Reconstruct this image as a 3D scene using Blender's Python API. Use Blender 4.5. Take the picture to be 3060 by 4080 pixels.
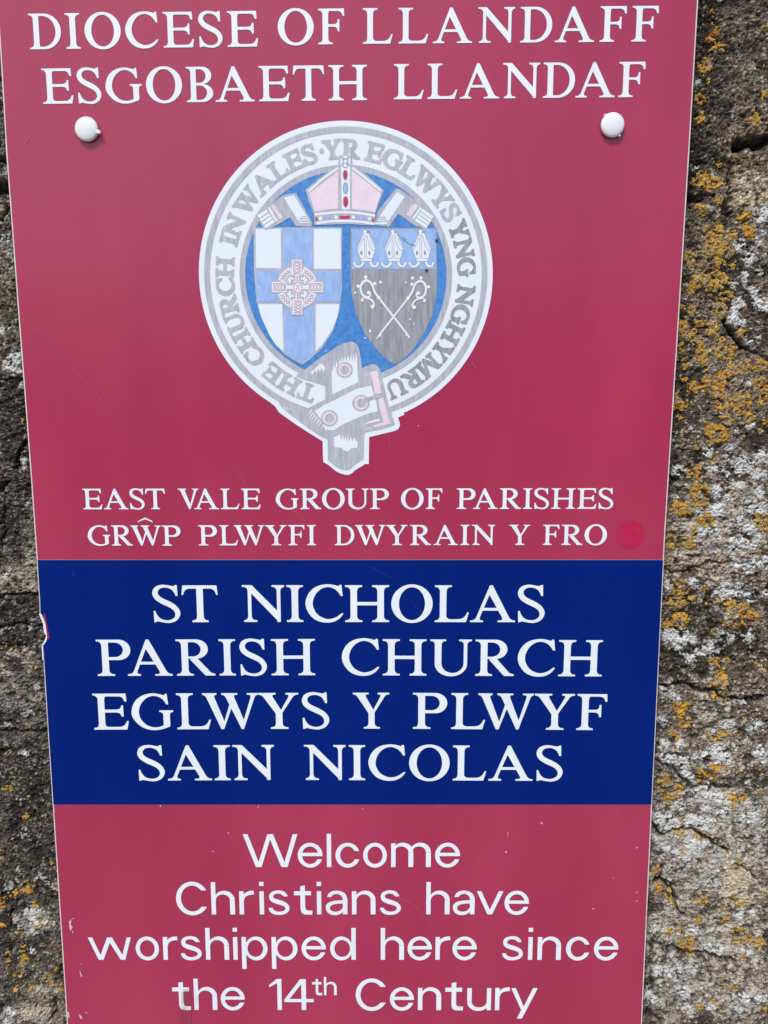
import bpy, math, random
import numpy as np
from mathutils import Vector
from mathutils.geometry import tessellate_polygon

for _o in list(bpy.data.objects):
    bpy.data.objects.remove(_o)
scene = bpy.context.scene
COL = scene.collection

# ---------------------------------------------------------------- camera
F_PX, TILT = 3064.0, math.radians(8.47)      # focal length and downward tilt of the phone
ZC = 0.6624                                   # metres from lens to the board along the axis
ct, st = math.cos(TILT), math.sin(TILT)
CAM = np.array([0.0, -ZC * ct, ZC * st])
cam_data = bpy.data.cameras.new('camera')
cam = bpy.data.objects.new('camera', cam_data)
COL.objects.link(cam)
cam.location = CAM
cam.rotation_euler = (math.radians(90) - TILT, 0, 0)
cam_data.sensor_fit = 'VERTICAL'
cam_data.sensor_height = 24.0
cam_data.lens = F_PX * 24.0 / 4080.0
cam_data.clip_start = 0.01
cam_data.clip_end = 200
scene.camera = cam

# ---------------------------------------------------------------- light
SUN_EL, SUN_AZ = math.radians(55), math.radians(-24)   # azimuth from straight out of the wall, minus = viewer's left
sv = Vector((math.sin(SUN_AZ) * math.cos(SUN_EL), -math.cos(SUN_AZ) * math.cos(SUN_EL), math.sin(SUN_EL)))
sd = bpy.data.lights.new('sun', 'SUN')
sd.energy = 2.35
sd.angle = math.radians(11)
sd.color = (1.0, 0.985, 0.96)
sun = bpy.data.objects.new('sun', sd)
COL.objects.link(sun)
sun.rotation_euler = (-sv).to_track_quat('-Z', 'Y').to_euler()
world = bpy.data.worlds.new('World')
scene.world = world
world.use_nodes = True
wn = world.node_tree
sky = wn.nodes.new('ShaderNodeTexSky')
sky.sky_type = 'NISHITA'
sky.sun_disc = False
sky.sun_elevation = SUN_EL
sky.sun_rotation = math.atan2(sv.x, sv.y)
sky.air_density = 1.0
sky.dust_density = 2.5
sky.ozone_density = 1.0
bg = wn.nodes['Background']
bg.inputs['Strength'].default_value = 0.125
wn.links.new(sky.outputs[0], bg.inputs['Color'])
scene.view_settings.view_transform = 'Standard'
scene.view_settings.look = 'None'
scene.view_settings.gamma = 1
scene.view_settings.use_curve_mapping = False
scene.view_settings.exposure = 0.40

# ---------------------------------------------------------------- helpers
def PX(u, v, yp=0.0):
    """point of the plane y = yp that the photograph shows at pixel (u, v): the survey of the flat board"""
    a, b = (u - 1530.0) / F_PX, (2040.0 - v) / F_PX
    t = (yp - CAM[1]) / (ct + st * b)
    return (CAM[0] + t * a, CAM[2] + t * (-st + ct * b))

def ZM(x0, y0, s):
    return lambda pts: [PX(x0 + x / s, y0 + y / s) for x, y in pts]

def material(name, rough=0.5, spec=0.5):
    m = bpy.data.materials.new(name)
    m.use_nodes = True
    b = m.node_tree.nodes['Principled BSDF']
    b.inputs['Roughness'].default_value = rough
    b.inputs['Specular IOR Level'].default_value = spec
    return m, m.node_tree, b

def node(nt, kind, **kw):
    n = nt.nodes.new(kind)
    for k, v in kw.items():
        if k in n.inputs:
            n.inputs[k].default_value = v
        else:
            setattr(n, k, v)
    return n

def film(name, c1, c2, scale=60, stretch=(1, 1, 1), lo=0.35, hi=0.7, rough=0.35, spec=0.5, specks=None, bump=0.0, detail=4):
    """printed or cut vinyl: one colour drifting into another, with optional pale or dark specks"""
    m, nt, b = material(name, rough, spec)
    tc = node(nt, 'ShaderNodeTexCoord')
    mp = node(nt, 'ShaderNodeMapping')
    mp.inputs['Scale'].default_value = stretch
    nt.links.new(tc.outputs['Object'], mp.inputs[0])
    nz = node(nt, 'ShaderNodeTexNoise', Scale=scale, Detail=detail, Roughness=0.6)
    nt.links.new(mp.outputs[0], nz.inputs['Vector'])
    rp = node(nt, 'ShaderNodeValToRGB')
    rp.color_ramp.elements[0].position, rp.color_ramp.elements[1].position = lo, hi
    rp.color_ramp.elements[0].color = (*c1, 1)
    rp.color_ramp.elements[1].color = (*c2, 1)
    nt.links.new(nz.outputs['Fac'], rp.inputs[0])
    out = rp.outputs[0]
    if specks:
        for sc_, th, colr, amt in specks:
            n2 = node(nt, 'ShaderNodeTexNoise', Scale=sc_, Detail=3.0, Roughness=0.55)
            nt.links.new(tc.outputs['Object'], n2.inputs['Vector'])
            r2 = node(nt, 'ShaderNodeMapRange')
            r2.inputs[1].default_value, r2.inputs[2].default_value = th, th + 0.06
            r2.inputs[4].default_value = amt
            nt.links.new(n2.outputs['Fac'], r2.inputs[0])
            mx = node(nt, 'ShaderNodeMix', data_type='RGBA')
            nt.links.new(r2.outputs[0], mx.inputs[0])
            nt.links.new(out, mx.inputs[6])
            mx.inputs[7].default_value = (*colr, 1)
            out = mx.outputs[2]
    nt.links.new(out, b.inputs['Base Color'])
    if bump:
        n3 = node(nt, 'ShaderNodeTexNoise', Scale=14.0, Detail=3.0)
        nt.links.new(tc.outputs['Object'], n3.inputs['Vector'])
        bp = node(nt, 'ShaderNodeBump', Strength=bump, Distance=0.01)
        nt.links.new(n3.outputs['Fac'], bp.inputs['Height'])
        nt.links.new(bp.outputs[0], b.inputs['Normal'])
    return m

def link_mesh(name, verts, faces, mat, parent=None, smooth=False):
    me = bpy.data.meshes.new(name)
    me.from_pydata(verts, [], faces)
    me.update()
    if smooth:
        for p in me.polygons:
            p.use_smooth = True
    me.materials.append(mat)
    o = bpy.data.objects.new(name, me)
    COL.objects.link(o)
    if parent:
        o.parent = parent
    return o

def empty(name, parent=None, loc=(0, 0, 0)):
    o = bpy.data.objects.new(name, None)
    o.empty_display_size = 0.02
    COL.objects.link(o)
    o.location = loc
    if parent:
        o.parent = parent
    return o

def area(lp):
    a = np.array(lp)
    x, y = a[:, 0], a[:, 1]
    return 0.5 * float(np.sum(x * np.roll(y, -1) - np.roll(x, -1) * y))

def inside(pt, lp):
    x, y = pt
    c = False
    n = len(lp)
    for i in range(n):
        x1, y1 = lp[i]
        x2, y2 = lp[(i + 1) % n]
        if (y1 > y) != (y2 > y) and x < (x2 - x1) * (y - y1) / (y2 - y1) + x1:
            c = not c
    return c

class Sheet:
    """thin flat pieces (vinyl, ink) collected into ONE mesh: loops in board coordinates (x, z), each at its own small height"""
    def __init__(self):
        self.v, self.f, self.cuts, self.fcuts = [], [], [], []
    def add(self, loops, lay, side=0.0):
        y = -lay * 0.00008
        self.cuts.append(len(self.v)); self.fcuts.append(len(self.f))
        loops = [l for l in loops if len(l) >= 3]
        pts = [Vector((p[0], p[1], 0)) for l in loops for p in l]
        tri = tessellate_polygon([[Vector((p[0], p[1], 0)) for p in l] for l in loops])
        b = len(self.v)
        self.v += [(p.x, y, p.y) for p in pts]
        for t in tri:
            a, c, d = (pts[i] for i in t)
            cr = (c.x - a.x) * (d.y - a.y) - (d.x - a.x) * (c.y - a.y)
            if abs(cr) < 1e-14:
                continue
            t = tuple(t) if cr > 0 else (t[0], t[2], t[1])       # facing the viewer (-y)
            self.f.append(tuple(b + i for i in t))
        if side:
            b2 = len(self.v)
            self.v += [(p.x, y + side, p.y) for p in pts]
            k = 0
            for l in loops:
                n = len(l)
                for i in range(n):
                    j = (i + 1) % n
                    self.f.append((b + k + i, b2 + k + i, b2 + k + j, b + k + j))
                k += n
        return self
    def poly(self, pts, lay, side=0.0):
        return self.add([pts], lay, side)
    def build(self, name, mat, parent):
        return link_mesh(name, self.v, self.f, mat, parent)

def split_build(sheet, name, mat, parent):
    """one object for every separate piece of a sheet"""
    out = []
    for v0, v1, f0, f1 in zip(sheet.cuts, sheet.cuts[1:] + [None], sheet.fcuts, sheet.fcuts[1:] + [None]):
        out.append(link_mesh(name, sheet.v[v0:v1], [tuple(i - v0 for i in q) for q in sheet.f[f0:f1]], mat, parent))
    return out

def catmull(pts, n=6, closed=False, corners=()):
    """smooth curve through points; indices in corners stay sharp"""
    P = [np.array(p, float) for p in pts]
    N = len(P)
    out = []
    for i in range(N if closed else N - 1):
        p1, p2 = P[i], P[(i + 1) % N]
        p0 = P[(i - 1) % N] if (closed or i > 0) else p1
        p3 = P[(i + 2) % N] if (closed or i + 2 < N) else p2
        if i in corners: p0 = p1
        if (i + 1) % N in corners: p3 = p2
        if i in corners and (i + 1) % N in corners:
            out.append(tuple(p1)); continue
        for k in range(n):
            t = k / n
            out.append(tuple(0.5 * ((2 * p1) + (p2 - p0) * t + (2 * p0 - 5 * p1 + 4 * p2 - p3) * t * t + (3 * p1 - p0 - 3 * p2 + p3) * t ** 3)))
    if not closed: out.append(tuple(P[-1]))
    return out

def stroke(pts, w, n=6, smooth=True):
    """outline of a pen stroke of width w (number or list) along points"""
    if smooth and len(pts) > 2:
        if not isinstance(w, (int, float)):
            q = catmull([(x, y, ww) for (x, y), ww in zip(pts, w)], n)
            c, ws = [(a, b) for a, b, _ in q], [k for _, _, k in q]
        else:
            c = catmull(pts, n); ws = [w] * len(c)
    else:
        c = list(pts); ws = [w] * len(c) if isinstance(w, (int, float)) else list(w)
    c = np.array(c, float)
    d = np.gradient(c, axis=0)
    d /= np.linalg.norm(d, axis=1)[:, None] + 1e-9
    nrm = np.stack([-d[:, 1], d[:, 0]], 1) * (np.array(ws)[:, None] / 2)
    return [tuple(p) for p in (c + nrm)] + [tuple(p) for p in (c - nrm)[::-1]]

def ellpts(cx, cy, rx, ry, n=40):
    return [(cx + rx * math.cos(2 * math.pi * i / n), cy + ry * math.sin(2 * math.pi * i / n)) for i in range(n)]

def rectpts(x0, y0, x1, y1):
    return [(x0, y0), (x1, y0), (x1, y1), (x0, y1)]

# ---------------------------------------------------------------- lettering: glyphs drawn as signed distance fields, then outlined
GS = 0.8
gx = np.arange(-6, 156, GS)
gy = np.arange(-36, 146, GS)
GX, GY = np.meshgrid(gx, gy)

def s_box(x0, y0, x1, y1):
    dx = np.maximum(x0 - GX, GX - x1)
    dy = np.maximum(y0 - GY, GY - y1)
    return np.where((dx > 0) & (dy > 0), np.hypot(dx, dy), np.maximum(dx, dy))

def s_ell(cx, cy, rx, ry):
    x, y = GX - cx, GY - cy
    f = (x / rx) ** 2 + (y / ry) ** 2 - 1
    g = 2 * np.hypot(x / rx ** 2, y / ry ** 2) + 1e-6
    return f / g

def s_poly(pts):
    d = np.full(GX.shape, 1e9)
    c = np.zeros(GX.shape, bool)
    n = len(pts)
    for i in range(n):
        (x1, y1), (x2, y2) = pts[i], pts[(i + 1) % n]
        ex, ey = x2 - x1, y2 - y1
        L = ex * ex + ey * ey
        if L < 1e-9: continue
        t = np.clip(((GX - x1) * ex + (GY - y1) * ey) / L, 0, 1)
        d = np.minimum(d, np.hypot(GX - x1 - t * ex, GY - y1 - t * ey))
        if abs(ey) > 1e-9:
            c ^= ((y1 > GY) != (y2 > GY)) & (GX < ex * (GY - y1) / ey + x1)
    return np.where(c, -d, d)

def s_curve(pts, corners=(), n=5):
    return s_poly(catmull(pts, n, True, corners))

def U(*a):
    r = a[0]
    for b in a[1:]: r = np.minimum(r, b)
    return r
def I(*a):
    r = a[0]
    for b in a[1:]: r = np.maximum(r, b)
    return r
def S(a, *bs):
    for b in bs: a = np.maximum(a, -b)
    return a
def SU(k, *a):
    r = a[0]
    for b in a[1:]:
        h = np.clip(0.5 + 0.5 * (b - r) / k, 0, 1)
        r = b * (1 - h) + r * h - k * h * (1 - h)
    return r
def band(a, y0=0.0, y1=100.0):
    return np.maximum(a, np.maximum(y0 - GY, GY - y1))
SF = 6.4
def foot(x0, x1): return s_box(x0, -60, x1, SF)
def head(x0, x1): return s_box(x0, 100 - SF, x1, 170)
def vstem(x0, x1): return s_box(x0, -60, x1, 170)
def tr(pts, x0, yb, u, lean=0.0, ym=0.0):
    return [((x - (y - ym) * lean - x0) / u, (yb - y) / u) for x, y in pts]

def serif(ch):
    K = 13
    if ch == 'I': return band(SU(K, vstem(13, 32), foot(0, 45), head(0, 45))), 45
    if ch == 'H':
        a = band(U(SU(K, vstem(14, 33), foot(0, 46.5), head(0, 46.5)), SU(K, vstem(83.5, 102.5), foot(70, 116), head(70, 116))))
        return U(a, s_box(28, 44.7, 90, 55.5)), 116
    if ch == 'L':
        arm = s_curve([(10, 0), (83, 0), (91, 28), (84.5, 28), (80, 19), (74, 13), (66, 10), (56, 9.5), (10, 9.5)], (0, 1, 2, 3, 7, 8))
        return band(SU(9, SU(K, vstem(13, 32), head(0, 45.5), foot(0, 30)), I(arm, 22 - GX))), 91
    if ch == 'E':
        top = s_curve([(5, 100), (88, 100), (89.7, 76.5), (82, 76.5), (80, 83), (76.5, 88), (71, 90.2), (64, 90.5), (10, 90.5)], (0, 1, 2, 3, 7, 8))
        mid = s_curve([(20, 56.5), (60, 56.5), (68, 58), (72, 62), (73.5, 67.8), (80, 67.8), (80.5, 35.5), (73.5, 35.5), (71.5, 41.5), (67, 45.5), (60, 46.8), (20, 46.8)], (0, 1, 4, 5, 6, 7, 10, 11))
        arm = s_curve([(10, 0), (88.5, 0), (93.4, 25), (86.6, 25), (82.5, 17), (76, 11), (69, 9.5), (60, 9.3), (10, 9.3)], (0, 1, 2, 3, 7, 8))
        st_ = SU(K, vstem(13, 32), head(0, 30), foot(0, 30))
        return band(U(SU(7, st_, I(arm, 22 - GX)), SU(3, st_, top), mid)), 93
    if ch == 'F':
        top = s_curve([(5, 100), (79, 100), (80, 77.5), (73, 77.5), (71, 84.5), (67, 89), (61, 91), (54, 91.3), (10, 91.3)], (0, 1, 2, 3, 7, 8))
        mid = s_curve([(20, 57), (48, 57), (54, 58.5), (57.5, 63), (58.5, 71), (65.2, 71), (65.2, 35.5), (58.5, 35.5), (57, 42), (53.5, 46.5), (48, 48.2), (20, 48.2)], (0, 1, 4, 5, 6, 7, 10, 11))
        st_ = SU(K, vstem(13, 32), head(0, 30), foot(0, 45))
        return band(U(SU(3, st_, top), mid)), 80
    if ch == 'T':
        top = s_curve([(3, 100), (93, 100), (96, 73), (89.8, 73), (87.5, 80.5), (83, 86.5), (76, 89.5), (66, 89.5), (30, 89.5), (20, 89.5), (13, 86.5), (8.5, 80.5), (6.2, 73), (0, 73)], (0, 1, 2, 3, 7, 8, 12, 13))
        return band(U(SU(K, vstem(38.5, 57.5), foot(26, 70)), top)), 96
    if ch == 'N':
        diag = s_poly([(8, 100), (27, 100), (101.3, 22), (101.3, 0), (95, 0), (14, 88)])
        a = SU(K, vstem(15, 26), foot(4, 40.5), s_box(0, 100 - SF, 20, 170))
        b = SU(K, s_box(90, 0, 101.3, 170), head(77, 111.5))
        return band(U(a, b, diag)), 111.5
    if ch == 'M':
        d = s_poly([(10, 100), (33, 100), (74, 14), (68, 0), (60, 0), (14, 92)])
        t = s_poly([(60, 0), (68, 0), (110, 100), (99, 100), (62, 14)])
        a = SU(K, vstem(16, 27), foot(3, 40), s_box(0, 100 - SF, 25, 170))
        b = SU(K, vstem(98, 117), foot(84, 131), s_box(105, 100 - SF, 131, 170))
        return band(U(a, b, d, t)), 131
    if ch == 'O': return S(s_ell(54.5, 50, 54.5, 52.4), s_ell(54.5, 50, 32.6, 42.8)), 109
    if ch == 'D':
        outer = U(s_box(13, -0.01, 46, 100.01), s_ell(45, 50, 51.5, 50))
        inner = I(U(s_box(31.5, 9, 42, 91), s_ell(41, 50, 37.5, 41.2)), 31.5 - GX)
        bowl = I(S(I(outer, 13 - GX), inner))
        return band(U(bowl, SU(K, vstem(13, 31.5), s_box(0, -60, 24, SF), s_box(0, 100 - SF, 24, 170)))), 96.5
    if ch == 'P':
        bowl = S(I(U(s_box(20, 43, 60, 100), s_ell(59, 71.5, 32, 28.5)), 20 - GX), I(U(s_box(33.5, 53, 50, 90.3), s_ell(49, 71.6, 20.5, 18.7)), 33.5 - GX))
        return band(U(bowl, SU(K, vstem(14, 33.5), foot(0.5, 48), s_box(0, 100 - SF, 24, 170)))), 91
    if ch == 'R':
        bowl = S(I(U(s_box(20, 46.5, 54, 100), s_ell(53, 73, 32.3, 27)), 20 - GX), I(U(s_box(33.5, 53.8, 44, 90.5), s_ell(43.5, 72.2, 21, 18.4)), 33.5 - GX))
        leg = s_curve([(34, 47), (57, 49), (86, 16), (92, 9.8), (103, 6.4), (103, 0), (76, 0)], (0, 1, 2, 4, 5, 6))
        return band(U(bowl, leg, SU(K, vstem(14, 33.5), foot(0.5, 46.5), s_box(0, 100 - SF, 24, 170)))), 103
    if ch == 'B':
        up = S(I(U(s_box(20, 47, 48, 100), s_ell(48, 75, 29, 25)), 20 - GX), I(U(s_box(31, 55.5, 42, 91), s_ell(41, 73.2, 17, 17.8)), 31 - GX))
        lo = S(I(U(s_box(20, 0, 48, 52), s_ell(47, 26, 34.5, 26.2)), 20 - GX), I(U(s_box(31, 8, 42, 46), s_ell(41, 27, 20, 19)), 31 - GX))
        return band(U(S(up, I(U(s_box(31, 8, 42, 46), s_ell(41, 27, 20, 19)), 31 - GX)), lo, SU(K, vstem(13, 31), s_box(0, -60, 24, SF), s_box(0, 100 - SF, 24, 170)))), 81.5
    if ch == 'U':
        shell = U(s_box(12, 33, 98.5, 170), s_ell(55.2, 33.5, 43.2, 35.2))
        core = U(s_box(31.5, 34, 87.2, 180), s_ell(59.3, 35, 27.9, 25.6))
        a = S(shell, core)
        a = SU(11, a, head(0, 43), head(75, 110))
        return band(a, -3), 110
    if ch == 'V':
        t = s_poly([(8.3, 100), (32.5, 100), (62, 18), (59.5, 0), (52, 0)])
        n_ = s_poly([(55.5, 18), (80.5, 100), (94.5, 100), (59.5, 0), (53, 0)])
        return band(U(SU(8, t, head(0, 42.5)), SU(8, n_, head(67, 101)))), 101
    if ch == 'A':
        n_ = s_poly([(50.5, 100), (58, 90), (22, 0), (10.5, 0)])
        t = s_poly([(50.5, 100), (59, 100), (110.5, 0), (90.5, 0), (46, 80)])
        return band(U(SU(10, n_, foot(0, 36)), SU(10, t, foot(71.5, 119)), s_box(28, 30.7, 80, 40))), 119
    if ch in 'WŴ':
        p = [s_poly([(5, 100), (28.6, 100), (57, 24), (56, 0), (47.5, 0)]),
             s_poly([(51, 8), (72.8, 78), (81, 70), (56, 0), (49, 0)]),
             s_poly([(55, 100), (80, 100), (108.5, 25), (107.5, 0), (100.4, 0)]),
             s_poly([(103, 16), (128.8, 100), (141.4, 100), (107.5, 0), (101, 0)])]
        a = band(U(SU(8, p[0], head(0, 39)), p[1], SU(8, p[2], head(49.5, 93)), SU(8, p[3], head(115.5, 146))))
        if ch == 'Ŵ':
            a = U(a, s_poly([(73, 139), (36, 120), (38.5, 113.5), (73, 128), (107.5, 113.5), (110, 120)]))
        return a, 146
    if ch == 'Y':
        t = s_poly([(4.8, 100), (32.4, 100), (63, 48), (61, 36), (46, 36), (44.6, 42.5)])
        n_ = s_poly([(55, 47), (84.4, 100), (99.3, 100), (63.8, 45), (61, 36)])
        b = SU(K, s_box(44.5, -60, 63.8, 44), foot(31, 79))
        return band(U(SU(8, t, head(0, 47)), SU(8, n_, head(70.5, 105.6)), b)), 105.6
    if ch == 'G':
        o = tr([(1000, 72), (1028, 72), (1048, 222), (1015, 222), (985, 172), (940, 133), (870, 110), (800, 122), (735, 170), (692, 240), (678, 310), (690, 380), (725, 440), (780, 490), (840, 512), (890, 517), (940, 508), (985, 490),
                (1000, 430), (1072, 430), (1072, 508), (1040, 526), (960, 552), (880, 562), (800, 555), (710, 520), (630, 450), (582, 370), (577, 300), (600, 210), (650, 140), (730, 90), (820, 68), (880, 68), (940, 80), (988, 93)], 578, 553, 4.85, 0.033, 310)
        a = s_curve(o, (0, 1, 2, 3, 17, 18, 19, 20, 35))
        sp = SU(10, s_box(81.5, 12.5, 100.5, 90), s_box(71.5, 47.8, 109.5, 90))
        sp = I(sp, GY - 54)
        return U(a, sp), 109.5
    if ch == 'C':
        o = tr([(1402, 97), (1430, 97), (1446, 252), (1413, 254), (1378, 200), (1325, 155), (1245, 135), (1160, 165), (1092, 240), (1060, 345), (1085, 440), (1145, 510), (1245, 549), (1345, 527), (1420, 474), (1455, 472), (1440, 502), (1395, 553), (1325, 592), (1240, 605), (1145, 592), (1055, 545), (983, 450), (957, 345), (985, 240), (1045, 160), (1130, 110), (1240, 90), (1330, 99), (1385, 115)], 957, 597, 4.95)
        return s_curve(o, (0, 1, 2, 3, 14, 15, 29)), 101
    if ch == 'S':
        o = tr([(402, 97), (432, 97), (440, 250), (406, 252), (392, 215), (365, 175), (325, 150), (275, 140), (220, 150), (190, 182), (190, 218), (215, 252), (270, 284), (330, 312), (400, 355), (450, 410), (470, 470), (455, 530), (410, 580), (340, 605), (280, 605), (220, 595), (175, 585), (152, 598), (125, 598), (118, 440), (148, 437), (165, 480), (195, 525), (240, 553), (300, 563), (350, 552), (385, 525), (396, 490), (384, 450), (350, 415), (300, 388), (240, 360), (180, 325), (135, 285), (110, 235), (108, 190), (130, 140), (175, 108), (240, 93), (300, 98), (350, 108), (382, 113)], 108, 597, 4.95, 0.018, 345)
        return s_curve(o, (0, 1, 2, 3, 22, 23, 24, 25, 26, 47)), 74
    if ch == '·': return s_ell(10, 50, 10.5, 10.5), 20
    raise KeyError(ch)

def arch(x, w, ax=0.0):
    """the n arch: outer right edge at x + w"""
    outer = s_ell(x + w - 30, 45, 30, 29.5)
    inner = s_ell(x + w - 34.3, 45, 19, 17.4)
    return U(I(S(outer, inner), 44.9 - GY, x + 5 - GX), s_box(x + w - 15.3, 0, x + w, 45.2))

def sans(ch):
    if ch == 'W':
        return s_poly(tr([(65, 75), (132, 75), (255, 437), (368, 75), (443, 75), (573, 437), (678, 75), (742, 75), (613, 515), (532, 515), (403, 155), (293, 515), (218, 515)], 65, 515, 4.4)), 154
    if ch == 'w':
        return s_poly(tr([(48, 178), (108, 178), (193, 405), (280, 178), (345, 178), (455, 402), (515, 178), (573, 178), (490, 478), (432, 478), (313, 255), (228, 478), (165, 478)], 48, 478, 4.21)), 124.7
    if ch == 'v': return s_poly([(0, 72.7), (14.5, 72.7), (38.7, 16.5), (63, 72.7), (77, 72.7), (46, 0), (31.5, 0)]), 77
    if ch == 'y': return s_poly([(0, 71.8), (14.8, 71.8), (38, 14), (63, 71.8), (77.7, 71.8), (34, -27), (18, -27), (30.5, 1)]), 77.7
    if ch == 'o': return S(s_ell(34, 36.2, 34, 38), s_ell(34, 36.2, 20.4, 26)), 68
    if ch == 'e':
        r = S(s_ell(35.5, 36.2, 35.5, 38), s_ell(35.5, 36.2, 22, 26.2))
        return U(S(r, s_box(48, 24.2, 90, 33.2)), s_box(12, 33, 70.5, 44)), 71
    if ch == 'c': return S(S(s_ell(35, 36.2, 35, 38), s_ell(35.4, 36.2, 20.6, 26.2)), s_box(46, 24, 90, 48.6)), 67
    if ch == 'C': return S(S(s_ell(47, 50, 47, 52.5), s_ell(47, 50, 31.5, 39.7)), s_box(52, 25, 130, 74.8)), 88.5
    if ch == 'l': return s_box(0, 0, 13.8, 101), 13.8
    if ch == 'i': return U(s_box(0, 0, 14, 72.7), s_box(-0.2, 88.3, 14, 101.8)), 14
    if ch == 'n': return U(s_box(0, 0, 14.4, 72.7), arch(0, 68.5)), 68.5
    if ch == 'h': return U(s_box(0, 0, 14, 101), arch(0, 68)), 68
    if ch == 'm': return U(s_box(0, 0, 14, 72.7), arch(0, 63.5), arch(49, 63.5)), 112.5
    if ch == 'r': return U(s_box(0, 0, 14.2, 72.7), s_curve([(4, 40), (14, 65), (24, 71.5), (33, 74), (42.5, 74.7), (44, 62), (34, 61.5), (25, 58.5), (18, 53), (14.2, 42)], (0, 1, 4, 5, 9))), 44
    if ch == 's':
        o = tr([(1550, 271), (1498, 271), (1480, 250), (1437, 232), (1395, 240), (1374, 265), (1384, 290), (1420, 305), (1490, 330), (1545, 365), (1570, 415), (1555, 470), (1505, 505), (1440, 517), (1375, 508), (1325, 470), (1308, 418), (1362, 418), (1375, 445), (1410, 465), (1450, 470), (1495, 458), (1515, 430), (1505, 405), (1470, 388), (1400, 365), (1345, 335), (1320, 290), (1325, 240), (1360, 205), (1430, 187), (1500, 200), (1540, 240)], 1310, 510, 4.28)
        return s_curve(o, (0, 1, 16, 17)), 61
    if ch == 't':
        st_ = s_curve([(18.3, 88), (33, 91), (33, 24), (35, 15.5), (42, 12.8), (53.5, 12.6), (53, -0.8), (40, -0.6), (29, 0.5), (21.5, 6), (18.6, 17), (18.3, 30)], (0, 1, 2, 5, 6, 11))
        return U(st_, s_box(0, 59.5, 50, 73)), 53.5
    if ch == 'a':
        o = tr([(573, 276), (597, 226), (640, 197), (690, 188), (750, 198), (803, 232), (828, 300), (828, 400), (828, 507), (767, 507), (765, 478), (730, 505), (680, 517), (620, 508), (575, 470), (558, 412), (575, 365), (620, 335), (690, 320), (765, 316), (760, 278), (735, 247), (693, 234), (652, 247), (630, 276)], 560, 507, 4.28)
        h_ = tr([(765, 361), (700, 366), (640, 382), (615, 415), (630, 452), (680, 468), (728, 456), (760, 425), (766, 400)], 560, 507, 4.28)
        return S(s_curve(o, (0, 7, 8, 9, 10, 19, 24)), s_curve(h_, (0, 8))), 62.6
    if ch == 'p': return U(s_box(0, -29, 14, 72.7), S(s_ell(42, 36.2, 33.2, 38), s_ell(39.5, 36.2, 21.5, 26.2))), 75
    if ch == 'd': return U(s_box(61, 0, 75, 101), S(s_ell(33.2, 36.2, 33.2, 38), s_ell(35.5, 36.2, 21.5, 26.2))), 75
    if ch == 'u':
        return U(I(S(s_ell(33, 28.2, 33, 30.5), s_ell(35.6, 28.2, 21, 18.5)), GY - 28.3), s_box(0, 28, 14.5, 71.8), s_box(56.5, 0, 70.4, 71.8)), 70.4
    if ch == '1': return s_poly([(23, 100), (37.5, 100), (37.5, 0), (23.5, 0), (23.5, 86), (0.7, 72), (0, 80.5)]), 37.5
    if ch == '4':
        o = s_poly([(47, 99.5), (65, 99.5), (65, 36), (86.8, 36), (86.8, 25), (65, 25), (65, 0), (50, 0), (50, 25), (0, 25.3), (0, 34)])
        return S(o, s_poly([(50, 81.5), (50, 36), (16.5, 36)])), 86.8
    raise KeyError(ch)

def contours(F):
    """marching squares: closed outlines of F < 0"""
    ny, nx = F.shape
    ins = F < 0
    code = ins[:-1, :-1] * 1 + ins[:-1, 1:] * 2 + ins[1:, 1:] * 4 + ins[1:, :-1] * 8
    nxt = {}
    def pt(e):
        k, j, i = e
        if k == 0:
            a, b = F[j, i], F[j, i + 1]
            t = a / (a - b)
            return (gx[i] + GS * t, gy[j])
        a, b = F[j, i], F[j + 1, i]
        t = a / (a - b)
        return (gx[i], gy[j] + GS * t)
    T = {1: [(3, 0)], 2: [(0, 1)], 3: [(3, 1)], 4: [(1, 2)], 5: [(3, 0), (1, 2)], 6: [(0, 2)], 7: [(3, 2)], 8: [(2, 3)], 9: [(2, 0)], 10: [(0, 1), (2, 3)], 11: [(2, 1)], 12: [(1, 3)], 13: [(1, 0)], 14: [(0, 3)]}
    for j, i in zip(*np.nonzero((code > 0) & (code < 15))):
        E = ((0, j, i), (1, j, i + 1), (0, j + 1, i), (1, j, i))
        for a, b in T[int(code[j, i])]:
            nxt[E[a]] = E[b]
    loops = []
    while nxt:
        s0 = next(iter(nxt))
        lp, e = [], s0
        while e in nxt:
            lp.append(pt(e))
            e = nxt.pop(e)
        if len(lp) > 6:
            loops.append(lp)
    return loops

def rdp(p, tol):
    p = np.array(p)
    n = len(p)
    keep = np.zeros(n + 1, bool)
    q = np.vstack([p, p[:1]])
    far = int(np.argmax(np.hypot(*(p - p[0]).T)))
    keep[[0, far, n]] = True
    stack = [(0, far), (far, n)]
    while stack:
        a, b = stack.pop()
        if b - a < 2: continue
        d = q[b] - q[a]
        L = np.hypot(*d) + 1e-9
        dist = np.abs(d[0] * (q[a + 1:b, 1] - q[a, 1]) - d[1] * (q[a + 1:b, 0] - q[a, 0])) / L
        k = int(np.argmax(dist))
        if dist[k] > tol:
            keep[a + 1 + k] = True
            stack += [(a, a + 1 + k), (a + 1 + k, b)]
    return [tuple(x) for x in q[:-1][keep[:-1]]]

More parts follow.
